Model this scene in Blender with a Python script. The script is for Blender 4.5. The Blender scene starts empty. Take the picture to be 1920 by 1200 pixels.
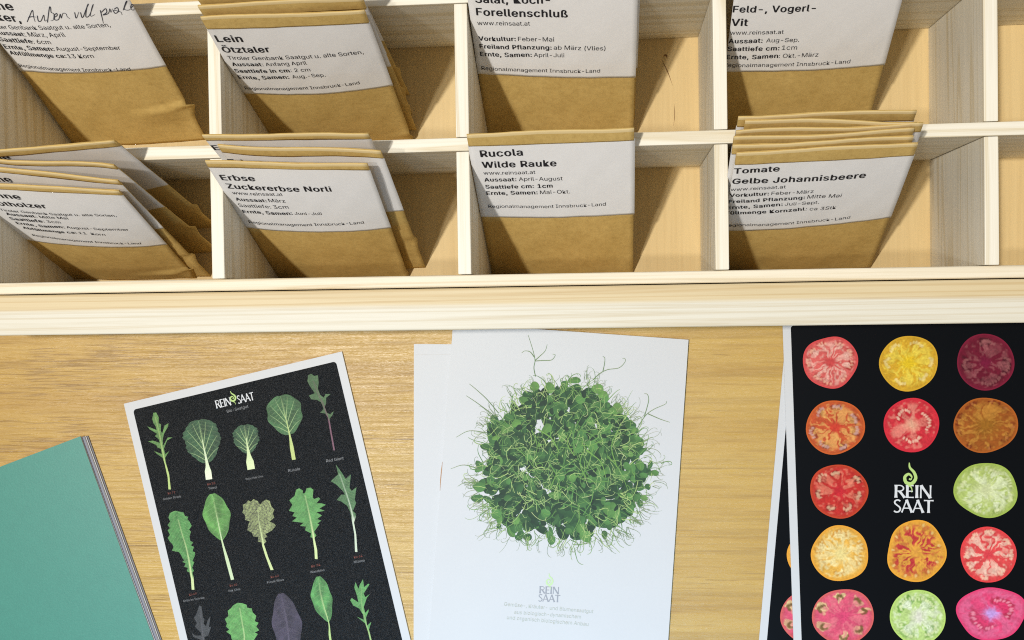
import bpy, bmesh, math, random, mathutils
import numpy as np
from mathutils import Vector, Matrix

# ------------------------------------------------------------------ camera, world, lamps, exposure
SC = bpy.context.scene
COL = SC.collection
CAM_Z = 0.473                      # metres above the table top
FPX = 2000.0                       # focal length in pixels of a 1920 px wide frame
TA, TB, TR = -0.0949, 0.0183, 0.0135
def _rot(a, b, r):
    ca, sa, cb, sb, cr, sr = math.cos(a), math.sin(a), math.cos(b), math.sin(b), math.cos(r), math.sin(r)
    rx = np.array([[1, 0, 0], [0, cb, -sb], [0, sb, cb]])
    ry = np.array([[ca, 0, sa], [0, 1, 0], [-sa, 0, ca]])
    rz = np.array([[cr, -sr, 0], [sr, cr, 0], [0, 0, 1]])
    return rz @ ry @ rx
CM = _rot(TA, TB, TR)
cam_d = bpy.data.cameras.new('camera')
cam = bpy.data.objects.new('camera', cam_d); COL.objects.link(cam)
cam_d.sensor_width = 36.0
cam_d.lens = 36.0 * FPX / 1920.0
cam_d.clip_start = 0.01; cam_d.clip_end = 20.0
m4 = Matrix([list(row) + [0] for row in CM.T] + [[0, 0, 0, 1]])
m4.translation = Vector((0, 0, CAM_Z))
cam.matrix_world = m4
SC.camera = cam

w = bpy.data.worlds.new('World'); SC.world = w; w.use_nodes = True
w.node_tree.nodes['Background'].inputs['Color'].default_value = (1.0, 0.97, 0.93, 1)
w.node_tree.nodes['Background'].inputs['Strength'].default_value = 0.33

def area_lamp(name, loc, target, size, power, color, shape='DISK', size_y=None):
    d = bpy.data.lights.new(name, 'AREA'); d.shape = shape; d.size = size
    if size_y: d.size_y = size_y
    d.energy = power; d.color = color
    o = bpy.data.objects.new(name, d); COL.objects.link(o)
    o.location = loc
    o.rotation_euler = (Vector(target) - Vector(loc)).to_track_quat('-Z', 'Y').to_euler()
    return o
area_lamp('ceiling_spot', (-0.60, 0.07, 2.15), (0, 0.03, 0), 0.075, 34, (1.0, 0.97, 0.915))
area_lamp('ceiling_spot', (-0.64, -0.27, 2.15), (0, 0.03, 0), 0.10, 11, (1.0, 0.97, 0.915))
wl = bpy.data.lights.new('window_light', 'SPOT'); wl.energy = 15.0; wl.color = (0.24, 0.60, 1.0)
wl.spot_size = math.radians(66); wl.spot_blend = 1.0; wl.shadow_soft_size = 0.10
wo = bpy.data.objects.new('window_light', wl); COL.objects.link(wo); wo.location = (-0.05, -0.50, 0.62)
wo.rotation_euler = (Vector((-0.04, -0.35, 0)) - wo.location).to_track_quat('-Z', 'Y').to_euler()

SC.view_settings.view_transform = 'Standard'
SC.view_settings.look = 'None'
SC.view_settings.exposure = 0.0
SC.view_settings.gamma = 1.0
SC.view_settings.use_curve_mapping = False
SC.cycles.max_bounces = 8
SC.cycles.filter_width = 1.1
SC.cycles.sample_clamp_indirect = 2.0; SC.cycles.caustics_reflective = False
SC.cycles.use_denoising = False; SC.cycles.use_adaptive_sampling = False

# ------------------------------------------------------------------ measuring helpers
def at(x, y, z):
    """point of the photograph (1920x1200) at height z above the table"""
    v = CM.T @ np.array([(x - 960) / FPX, (600 - y) / FPX, -1.0])
    t = (z - CAM_Z) / v[2]
    return np.array([v[0] * t, v[1] * t, z])
def seen(p):
    v = CM @ (np.array(p) - np.array([0, 0, CAM_Z]))
    return np.array([960 + FPX * v[0] / -v[2], 600 - FPX * v[1] / -v[2]])
def lin(c):
    return tuple(((v / 255.0) / 12.92 if v / 255.0 < 0.04045 else ((v / 255.0 + 0.055) / 1.055) ** 2.4) for v in c)
def mixc(a, b, t):
    return tuple(a[i] + (b[i] - a[i]) * t for i in range(3))
rng = random.Random(7)

# ------------------------------------------------------------------ object helpers
def link(o, parent=None):
    COL.objects.link(o)
    if parent is not None: o.parent = parent
    return o
def thing(name, label, cat, loc, group=None):
    o = bpy.data.objects.new(name, None); link(o)
    o.empty_display_size = 0.02
    o.location = loc; o['label'] = label; o['category'] = cat
    if group: o['group'] = group
    return o
def base_of(parent):
    o = np.zeros(3)
    while parent is not None:
        o = o + np.array(parent.location); parent = parent.parent
    return o
def mesh_obj(name, verts, faces, mats, parent=None, smooth=False, cols=None, fmats=None, label=None):
    off = base_of(parent)
    me = bpy.data.meshes.new(name)
    me.from_pydata([tuple(np.array(v) - off) for v in verts], [], [tuple(f) for f in faces])
    if not isinstance(mats, (list, tuple)): mats = [mats]
    for m in mats: me.materials.append(m)
    if fmats is not None: me.polygons.foreach_set('material_index', fmats)
    if smooth is not False: me.polygons.foreach_set('use_smooth', [i < smooth for i in range(len(me.polygons))] if smooth is not True else [True] * len(me.polygons))
    if cols is not None:
        ca = me.color_attributes.new('Col', 'FLOAT_COLOR', 'POINT')
        ca.data.foreach_set('color', [c for q in cols for c in (q[0], q[1], q[2], 1.0)])
    me.update()
    o = bpy.data.objects.new(name, me); link(o, parent)
    if label: o['label'] = label
    return o
def board(name, x0, x1, y0, y1, z0, z1, mat, parent, bev=0.0006, seg=2):
    off = base_of(parent)
    bm = bmesh.new()
    bmesh.ops.create_cube(bm, size=1.0)
    for v in bm.verts:
        v.co = Vector(((x0 + x1) / 2 + v.co.x * (x1 - x0), (y0 + y1) / 2 + v.co.y * (y1 - y0), (z0 + z1) / 2 + v.co.z * (z1 - z0))) - Vector(off)
    if bev: bmesh.ops.bevel(bm, geom=bm.edges[:], offset=bev, segments=seg, affect='EDGES', profile=0.6)
    me = bpy.data.meshes.new(name); bm.to_mesh(me); bm.free()
    me.materials.append(mat)
    o = bpy.data.objects.new(name, me); link(o, parent)
    return o

# ------------------------------------------------------------------ materials
class NT:
    def __init__(s, name):
        s.m = bpy.data.materials.new(name); s.m.use_nodes = True
        s.t = s.m.node_tree; s.n = s.t.nodes; s.b = s.n['Principled BSDF']
    def node(s, typ, **kw):
        nd = s.n.new(typ)
        for k, v in kw.items():
            if k in nd.inputs.keys() if isinstance(k, str) else False: nd.inputs[k].default_value = v
            else: setattr(nd, k, v)
        return nd
    def l(s, a, b): s.t.links.new(a, b)
    def coords(s, scale, kind='Object', rot=(0, 0, 0), loc=(0, 0, 0)):
        tc = s.n.new('ShaderNodeTexCoord'); mp = s.n.new('ShaderNodeMapping')
        mp.inputs['Scale'].default_value = scale; mp.inputs['Rotation'].default_value = rot; mp.inputs['Location'].default_value = loc
        s.l(tc.outputs[kind], mp.inputs['Vector']); return mp.outputs['Vector']
    def noise(s, vec, scale=1.0, detail=4.0, rough=0.55, dist=0.0):
        nd = s.n.new('ShaderNodeTexNoise')
        nd.inputs['Scale'].default_value = scale; nd.inputs['Detail'].default_value = detail
        nd.inputs['Roughness'].default_value = rough; nd.inputs['Distortion'].default_value = dist
        s.l(vec, nd.inputs['Vector']); return nd.outputs['Fac']
    def ramp(s, fac, stops, interp='LINEAR'):
        nd = s.n.new('ShaderNodeValToRGB'); cr = nd.color_ramp; cr.interpolation = interp
        while len(cr.elements) < len(stops): cr.elements.new(0.5)
        for e, (p, c) in zip(cr.elements, stops):
            e.position = p; e.color = (c[0], c[1], c[2], 1) if isinstance(c, (tuple, list)) else (c, c, c, 1)
        s.l(fac, nd.inputs['Fac']); return nd.outputs['Color']
    def mix(s, fac, a, b, mode='MIX'):
        nd = s.n.new('ShaderNodeMix'); nd.data_type = 'RGBA'; nd.blend_type = mode
        for sock, v in ((nd.inputs[0], fac), (nd.inputs[6], a), (nd.inputs[7], b)):
            if isinstance(v, (int, float)): sock.default_value = v
            elif isinstance(v, (tuple, list)): sock.default_value = (v[0], v[1], v[2], 1)
            else: s.l(v, sock)
        return nd.outputs[2]
    def bump(s, h, strength, dist=0.001):
        nd = s.n.new('ShaderNodeBump'); nd.inputs['Strength'].default_value = strength; nd.inputs['Distance'].default_value = dist
        s.l(h, nd.inputs['Height']); s.l(nd.outputs['Normal'], s.b.inputs['Normal'])
    def color(s, c):
        if isinstance(c, (tuple, list)): s.b.inputs['Base Color'].default_value = (c[0], c[1], c[2], 1)
        else: s.l(c, s.b.inputs['Base Color'])
    def set(s, rough=0.6, spec=0.5):
        s.b.inputs['Roughness'].default_value = rough; s.b.inputs['Specular IOR Level'].default_value = spec
        return s.m

def grain_scale(axis, along, across):
    return tuple(along if a == axis else across for a in 'xyz')
def pine(name, axis, seed=0.0, warm=0.0, pale=(0.82, 0.775, 0.66)):
    t = NT(name)
    light = mixc(pale, (0.74, 0.58, 0.33), warm); dark = mixc(tuple(c * k for c, k in zip(pale, (.86, .80, .68))), (0.60, 0.43, 0.21), warm)
    oi = t.n.new('ShaderNodeObjectInfo')
    va = t.n.new('ShaderNodeVectorMath'); va.operation = 'MULTIPLY_ADD'
    t.l(oi.outputs['Random'], va.inputs[0]); va.inputs[1].default_value = (7.3, 4.1, 5.7)
    mp0 = t.coords((1, 1, 1), loc=(seed, seed * 1.7, seed * .6)); t.l(mp0, va.inputs[2])
    mp = t.n.new('ShaderNodeMapping'); mp.inputs['Scale'].default_value = grain_scale(axis, 1.6, 55.0); t.l(va.outputs[0], mp.inputs['Vector'])
    bands = t.noise(mp.outputs[0], 1.0, 2.0, 0.5, 0.25)
    wv = t.n.new('ShaderNodeMath'); wv.operation = 'MULTIPLY'; wv.inputs[1].default_value = 46.0; t.l(bands, wv.inputs[0])
    sn = t.n.new('ShaderNodeMath'); sn.operation = 'SINE'; t.l(wv.outputs[0], sn.inputs[0])
    mp2 = t.n.new('ShaderNodeMapping'); mp2.inputs['Scale'].default_value = grain_scale(axis, 14.0, 900.0); t.l(va.outputs[0], mp2.inputs['Vector'])
    fine = t.noise(mp2.outputs[0], 1.0, 4.0, 0.65)
    c1 = t.ramp(sn.outputs[0], [(0.0, light), (0.62, mixc(light, dark, .22)), (0.93, dark), (1.0, mixc(light, dark, .55))])
    c2 = t.mix(0.55, c1, t.ramp(fine, [(0.28, (.80, .74, .62)), (0.55, (1, 1, 1)), (0.8, (1.0, .97, .92))]), 'MULTIPLY')
    t.color(c2); t.bump(fine, 0.12, 0.0006)
    return t.set(0.55, 0.35)

PINE_X, PINE_Y, PINE_Z = pine('pine_along', 'x', 0.1), pine('pine_deep', 'y', 1.3), pine('pine_upright', 'z', 2.7, 0.12)

def front_pine():
    t = NT('pine_plank')
    mp = t.coords((1.2, 150.0, 30.0))
    b = t.noise(mp, 1.0, 2.0, 0.5, 0.2)
    wv = t.n.new('ShaderNodeMath'); wv.operation = 'MULTIPLY'; wv.inputs[1].default_value = 40.0; t.l(b, wv.inputs[0])
    sn = t.n.new('ShaderNodeMath'); sn.operation = 'SINE'; t.l(wv.outputs[0], sn.inputs[0])
    fine = t.noise(t.coords((14, 1000, 200)), 1.0, 4.0, 0.65)
    # a honey coloured heartwood stripe along the rear half of the plank
    sep = t.n.new('ShaderNodeSeparateXYZ'); t.l(t.coords((1, 1, 1)), sep.inputs[0])
    wob = t.noise(t.coords((3, 40, 1)), 1.0, 3.0)
    ad = t.n.new('ShaderNodeMath'); ad.operation = 'MULTIPLY_ADD'; ad.inputs[1].default_value = 0.0026; t.l(wob, ad.inputs[0]); t.l(sep.outputs['Y'], ad.inputs[2])
    mr = t.n.new('ShaderNodeMapRange'); mr.inputs['From Min'].default_value = PLANK_SPLIT - .0004 + .0013; mr.inputs['From Max'].default_value = PLANK_SPLIT + .0012 + .0013
    t.l(ad.outputs[0], mr.inputs['Value'])
    base = t.mix(mr.outputs[0], (0.69, 0.655, 0.55), (0.65, 0.53, 0.32))
    dk = t.mix(mr.outputs[0], (0.60, 0.53, 0.39), (0.54, 0.39, 0.19))
    fac = t.ramp(sn.outputs[0], [(0.35, 0.0), (0.92, 0.75), (1.0, 0.35)])
    c = t.mix(fac, base, dk)
    c = t.mix(0.5, c, t.ramp(fine, [(0.28, (.80, .74, .62)), (0.55, (1, 1, 1)), (0.8, (1.0, .97, .92))]), 'MULTIPLY')
    t.color(c); t.bump(fine, 0.12, 0.0006)
    return t.set(0.5, 0.35)
PLANK_SPLIT = 0.0

def ply():
    t = NT('birch_plywood')
    n1 = t.noise(t.coords((26, 3.0, 26)), 1.0, 3.0, 0.5, 0.6)
    n2 = t.noise(t.coords((650, 22, 600)), 1.0, 3.0, 0.6)
    c = t.ramp(n1, [(0.3, (0.64, 0.465, 0.215)), (0.55, (0.72, 0.54, 0.265)), (0.75, (0.67, 0.49, 0.235))])
    c = t.mix(0.4, c, t.ramp(n2, [(0.3, (.82, .78, .7)), (0.6, (1, 1, 1))]), 'MULTIPLY')
    # a small knot with a crack
    t.color(c); t.bump(n2, 0.06, 0.0005)
    return t.set(0.55, 0.3)
PLY = ply()

def table_wood():
    t = NT('beech_table')
    dist = t.noise(t.coords((5, 9, 1)), 1.0, 2.0)
    big = t.noise(t.coords((2.6, 46, 1)), 1.0, 4.0, 0.55, 0.35)
    fine = t.noise(t.coords((26, 620, 1)), 1.0, 5.0, 0.7, 0.2)
    c = t.ramp(big, [(0.25, (0.39, 0.215, 0.033)), (0.45, (0.465, 0.278, 0.050)), (0.60, (0.51, 0.32, 0.068)), (0.8, (0.43, 0.25, 0.042))])
    c = t.mix(0.55, c, t.ramp(fine, [(0.30, (.62, .52, .38)), (0.50, (1, 1, 1)), (0.85, (1.08, 1.06, 1.0))]), 'MULTIPLY')
    # darker growth lines, then short dark pores that get denser towards the left end
    gl = t.noise(t.coords((3.2, 170, 1), loc=(1.3, .4, 0)), 1.0, 3.0, 0.6, 0.4)
    c = t.mix(t.ramp(gl, [(0.53, 0.0), (0.60, 0.22), (0.66, 0.0)]), c, (0.20, 0.10, 0.016))
    po = t.noise(t.coords((58, 1500, 1)), 1.0, 2.0, 0.5)
    pm = t.noise(t.coords((7, 60, 1), loc=(3.1, 1.2, 0)), 1.0, 3.0)
    sep = t.n.new('ShaderNodeSeparateXYZ'); t.l(t.coords((1, 1, 1)), sep.inputs[0])
    mr = t.n.new('ShaderNodeMapRange'); mr.inputs['From Min'].default_value = 0.06; mr.inputs['From Max'].default_value = -0.20
    mr.inputs['To Min'].default_value = 0.05; mr.inputs['To Max'].default_value = 0.22
    t.l(sep.outputs['X'], mr.inputs['Value'])
    ad = t.n.new('ShaderNodeMath'); ad.operation = 'ADD'; t.l(pm, ad.inputs[0]); t.l(mr.outputs[0], ad.inputs[1])
    mu = t.n.new('ShaderNodeMath'); mu.operation = 'MULTIPLY'; t.l(po, mu.inputs[0]); t.l(ad.outputs[0], mu.inputs[1])
    pf = t.ramp(mu.outputs[0], [(0.42, 0.0), (0.50, 0.52)])
    c = t.mix(pf, c, (0.19, 0.090, 0.016))
    ln = t.noise(t.coords((6, 300, 1), loc=(0.7, 5, 0)), 1.0, 1.0, 0.5)
    c = t.mix(t.ramp(ln, [(0.70, 0.0), (0.735, 0.6)]), c, (0.15, 0.07, 0.014))
    t.color(c)
    h = t.mix(0.5, fine, big)
    t.bump(h, 0.8, 0.0008)
    rr = t.ramp(fine, [(0.3, 0.48), (0.7, 0.27)]); t.l(rr, t.b.inputs['Roughness'])
    t.b.inputs['Specular IOR Level'].default_value = 0.55
    return t.m
TABLE = table_wood()

def kraft():
    t = NT('kraft_paper')
    n1 = t.noise(t.coords((420, 420, 420)), 1.0, 4.0, 0.65)
    n2 = t.noise(t.coords((60, 60, 60)), 1.0, 3.0)
    fib = t.noise(t.coords((1500, 260, 700)), 1.0, 2.0, 0.6)
    c = t.ramp(n2, [(0.3, (0.545, 0.37, 0.118)), (0.7, (0.625, 0.435, 0.150))])
    c = t.mix(0.55, c, t.ramp(n1, [(0.3, (.78, .74, .66)), (0.55, (1, 1, 1)), (0.8, (1.1, 1.1, 1.08))]), 'MULTIPLY')
    c = t.mix(0.3, c, t.ramp(fib, [(0.3, (.75, .7, .62)), (0.5, (1, 1, 1))]), 'MULTIPLY')
    t.color(c); t.bump(n1, 0.25, 0.0004)
    return t.set(0.75, 0.3)
KRAFT = kraft()
KRAFT_LIT = None
def paper(name, c, rough=0.7, spec=0.3, fibre=0.12):
    t = NT(name)
    n = t.noise(t.coords((700, 700, 700)), 1.0, 3.0)
    n2 = t.noise(t.coords((30, 30, 30)), 1.0, 2.0)
    cc = t.mix(fibre, c, t.ramp(n, [(0.3, (.8, .8, .8)), (0.7, (1.05, 1.05, 1.05))]), 'MULTIPLY')
    cc = t.mix(0.12, cc, t.ramp(n2, [(0.3, (.85, .85, .86)), (0.7, (1, 1, 1))]), 'MULTIPLY')
    t.color(cc); t.bump(n, 0.05, 0.0003)
    return t.set(rough, spec)
KRAFT_LIT = paper('kraft_lit_ridge', (0.66, 0.51, 0.26), 0.8, .2)  # lighter kraft: the highlight on the flap's fold ridge, put into the colour
LABEL = paper('label_paper', (0.79, 0.775, 0.76))
CARD = paper('card_stock', (0.56, 0.555, 0.55), 0.5, 0.4, 0.06)
SHEET = paper('sheet_edge', (0.70, 0.70, 0.72), 0.6, 0.3)
GREYCARD = paper('grey_card', (0.20, 0.19, 0.20), 0.6, 0.3)
def ink(name, c, rough=0.6, spec=0.2):
    t = NT(name); t.color(c); return t.set(rough, spec)
INK = ink('black_ink', (0.018, 0.017, 0.02)); PEN = ink('pen_ink', (0.035, 0.04, 0.06)); FAINT = ink('faint_ink', (0.45, 0.48, 0.43))
GREYINK = ink('grey_ink', (0.30, 0.31, 0.34)); WHITEINK = ink('white_ink', (0.62, 0.62, 0.62), .45); LIME = ink('lime_ink', (0.42, 0.58, 0.18), .45)
SMALLINK = ink('caption_ink', (0.22, 0.22, 0.22)); REDINK = ink('caption_red_ink', (0.20, 0.06, 0.045))
CREASE = ink('crease_white', (0.86, 0.87, 0.88), 0.5); GAP_BROWN = ink('gap_brown', (0.42, 0.24, 0.13)); LINEINK = ink('line_grey', (0.60, 0.58, 0.56))
def printed(name, rough, spec, sparkle=0.0, speck=0.0):
    t = NT(name)
    at_ = t.n.new('ShaderNodeAttribute'); at_.attribute_name = 'Col'
    n = t.noise(t.coords((2600, 2600, 2600)), 1.0, 2.0, 0.6)
    c = at_.outputs['Color']
    if speck: c = t.mix(speck, c, t.ramp(n, [(0.3, (.6, .6, .6)), (0.7, (1.35, 1.35, 1.35))]), 'MULTIPLY')
    t.color(c)
    if sparkle: t.bump(n, sparkle, 0.0006)
    return t.set(rough, spec)
PRINT_LEAF = printed('leaf_print', 0.42, 0.3, 0.35, 0.35)
PRINT_TOM = printed('tomato_print', 0.35, 0.15, 0.0, 0.12)
PRINT_PEA = printed('pea_print', 0.6, 0.3, 0.0, 0.0)
def black_panel(name, sparkle, c=(0.004, 0.005, 0.006), rough=.30, spec=.15):
    t = NT(name)
    n = t.noise(t.coords((2600, 2600, 2600)), 1.0, 2.0, 0.6)
    t.color(t.mix(0.7, c, t.ramp(n, [(0.35, (.35, .35, .35)), (0.75, (1.6, 1.6, 1.6))]), 'MULTIPLY') if sparkle else c)
    if sparkle: t.bump(n, sparkle, 0.0006)
    return t.set(rough, spec)
BLACK_ROUGH = black_panel('black_sparkle_print', 0.55)
BLACK_FLAT = black_panel('black_print', 0.0, (0.0025, 0.0032, 0.0045), 0.3, .10)
def teal():
    t = NT('teal_cover')
    n = t.noise(t.coords((1500, 1500, 1500)), 1.0, 3.0, 0.7)
    n2 = t.noise(t.coords((160, 160, 160)), 1.0, 3.0, 0.6)
    c = t.mix(0.5, (0.040, 0.235, 0.178), t.ramp(n, [(0.3, (.72, .78, .8)), (0.6, (1, 1, 1)), (0.8, (1.5, 1.25, 1.25))]), 'MULTIPLY')
    c = t.mix(0.3, c, t.ramp(n2, [(0.3, (.85, .88, .9)), (0.7, (1.05, 1.05, 1.05))]), 'MULTIPLY')
    t.color(c); t.bump(n, 0.10, 0.0004)
    return t.set(0.42, 0.6)
TEAL = teal()

# ------------------------------------------------------------------ lettering
_glyphs = {}
try:        # the sans serif that ships inside Blender itself; its plain default font otherwise
    import os
    SANS = bpy.data.fonts.load(os.path.join(bpy.utils.system_resource('DATAFILES'), 'fonts', 'Inter.woff2'))
except Exception:
    SANS = None
LAYERS = ((-.024, 0, 0), (-.012, .010, 1), (.012, -.010, 2), (.024, 0, 3))
def text_mesh(s, bold=False):
    k = (s, bold)
    if k not in _glyphs:
        cu = bpy.data.curves.new('lettering', 'FONT'); cu.body = s; cu.size = 1.0; cu.resolution_u = 3
        if SANS: cu.font = SANS
        if bold: cu.space_character = 1.07
        o = bpy.data.objects.new('lettering', cu); COL.objects.link(o)
        dg = bpy.context.evaluated_depsgraph_get(); dg.update()
        me = bpy.data.meshes.new_from_object(o.evaluated_get(dg))
        v = np.array([q.co[:2] for q in me.vertices]) if len(me.vertices) else np.zeros((1, 2))
        f = [tuple(p.vertices) for p in me.polygons]
        bpy.data.objects.remove(o); bpy.data.curves.remove(cu); bpy.data.meshes.remove(me)
        v[:, 0] -= v[:, 0].min(); width = v[:, 0].max()
        ev, ef = [], []
        for i, g in enumerate(f):
            ef.append(tuple(range(len(ev), len(ev) + len(g)))); ev += [(v[j][0], v[j][1], (i % 61) * 4e-7) for j in g]
        _glyphs[k] = (ev, ef, width)
    return _glyphs[k]
class MB:
    def __init__(s): s.v = []; s.f = []; s.c = []
    def add(s, v, f, c=None):
        o = len(s.v); s.v += [tuple(q) for q in v]; s.f += [tuple(i + o for i in g) for g in f]
        if c is not None: s.c += list(c)
    def build(s, name, mat, parent, smooth=False, label=None):
        return mesh_obj(name, s.v, s.f, mat, parent, smooth, s.c if s.c else None, None, label)
def ribbon(pts, width, taper=None):
    p = np.array(pts, float); d = np.gradient(p, axis=0); L = np.linalg.norm(d, axis=1, keepdims=True); d = d / np.maximum(L, 1e-9)
    n = np.stack([-d[:, 1], d[:, 0]], 1); k = len(p)
    wd = np.full(k, width) if taper is None else width * np.array([taper(i / (k - 1)) for i in range(k)])
    v = np.concatenate([p + n * wd[:, None] / 2, p - n * wd[:, None] / 2])
    f = [(i, i + k, i + 1 + k, i + 1) for i in range(k - 1)]
    return v, f
def spline(pts, n=8):
    p = np.array(pts, float); P = np.vstack([2 * p[0] - p[1], p, 2 * p[-1] - p[-2]]); out = []
    for i in range(1, len(P) - 2):
        for t in np.linspace(0, 1, n, endpoint=False):
            a, b, c, d = P[i - 1], P[i], P[i + 1], P[i + 2]
            out.append(0.5 * (2 * b + (c - a) * t + (2 * a - 5 * b + 4 * c - d) * t * t + (3 * b - a - 3 * c + d) * t ** 3))
    out.append(p[-1]); return np.array(out)

# ------------------------------------------------------------------ table
def quad_sheet(name, x0, x1, y0, y1, z, mat):
    return mesh_obj(name, [(x0, y0, z), (x1, y0, z), (x1, y1, z), (x0, y1, z)], [(0, 1, 2, 3)], mat)
tb = board('table_top', -0.8, 0.8, -0.5, 0.55, -0.028, 0.0, TABLE, None, 0.002)
tb['kind'] = 'structure'; tb['label'] = 'honey coloured beech table top with fine dark grain'

# ------------------------------------------------------------------ compartment box
D = 0.40
ZT, ZF, ZB = CAM_Z - D, 0.0053, 0.0028
C0, CW = -0.38596 * D, 0.24023 * D
RT, RM, RL, RO = 0.28070 * D, 0.14182 * D, 0.02508 * D, -0.02700 * D
TH = 0.0050
PLANK_Y1 = RL - 0.0046
PLANK_SPLIT = (PLANK_Y1 + RO) / 2 + 0.0008 - 0.06
XL, XR = C0 - CW, C0 + 4 * CW + TH
box = thing('compartment_box', 'pale pine box divided into square compartments full of seed packets', 'box', (0, 0.06, 0))
FP = front_pine()
RB = 2 * RT - RM
board('front_plank', XL - .03, XR + .03, RO, PLANK_Y1 - .0004, ZB, ZT - .0004, FP, box, 0.0009, 3)
board('rim', XL + .0002, XR - .0002, PLANK_Y1, RL, ZF + .0004, ZT - .0022, pine('pine_rim', 'x', 4.2, 0.30), box, 0.0009, 3)
board('back_plank', XL - .03, XR + .03, RB + TH + .0004, RB + TH + .016, ZB, ZT, PINE_X, box, 0.0009)
for xa, xb in ((XL - .016, XL - .0004), (XR + .0004, XR + .016)):
    board('end_plank', xa, xb, PLANK_Y1 + .0002, RB + TH + .0002, ZB, ZT - .0002, PINE_Y, box)
board('bottom_panel', XL, XR, PLANK_Y1 + .0003, RB + TH, ZB + .0003, ZF, PLY, box, 0)
for fx in (XL, XR):
    for fy in (RO + .03, RB):
        board('foot', fx - .012, fx + .012, fy - .01, fy + .01, 0.0002, ZB - .0001, PINE_X, box, 0.0004)
for y in (RM, RT, RB):
    board('divider', XL + .0002, XR - .0002, y, y + TH, ZF + .0003, ZT, PINE_X, box, 0.0005)
for k in range(-1, 5):
    x = C0 + k * CW
    for ya, yb in ((RL, RM), (RM + TH, RT), (RT + TH, RB)):
        board('divider', x, x + TH, ya + .0002, yb - .0002, ZF + .0003, ZT - .00015, PINE_Y, box, 0.0004)
# knot and crack in the plywood of the third compartment
kb = MB()
for pts, wd in (([(1244, 107), (1247, 103), (1250, 105), (1251, 110)], 3.2), ([(1241, 112), (1247, 124), (1254, 140), (1261, 160)], 1.6), ([(1264, 195), (1265, 215), (1263, 236)], 1.1)):
    v, f = ribbon(spline(pts, 5), wd, lambda t: math.sin(math.pi * min(max(t, .06), .94)))
    kb.add([at(x, y, ZF + .00006) for x, y in v], f)
kb.build('knot', ink('knot_brown', (0.22, 0.11, 0.04)), box)

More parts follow.
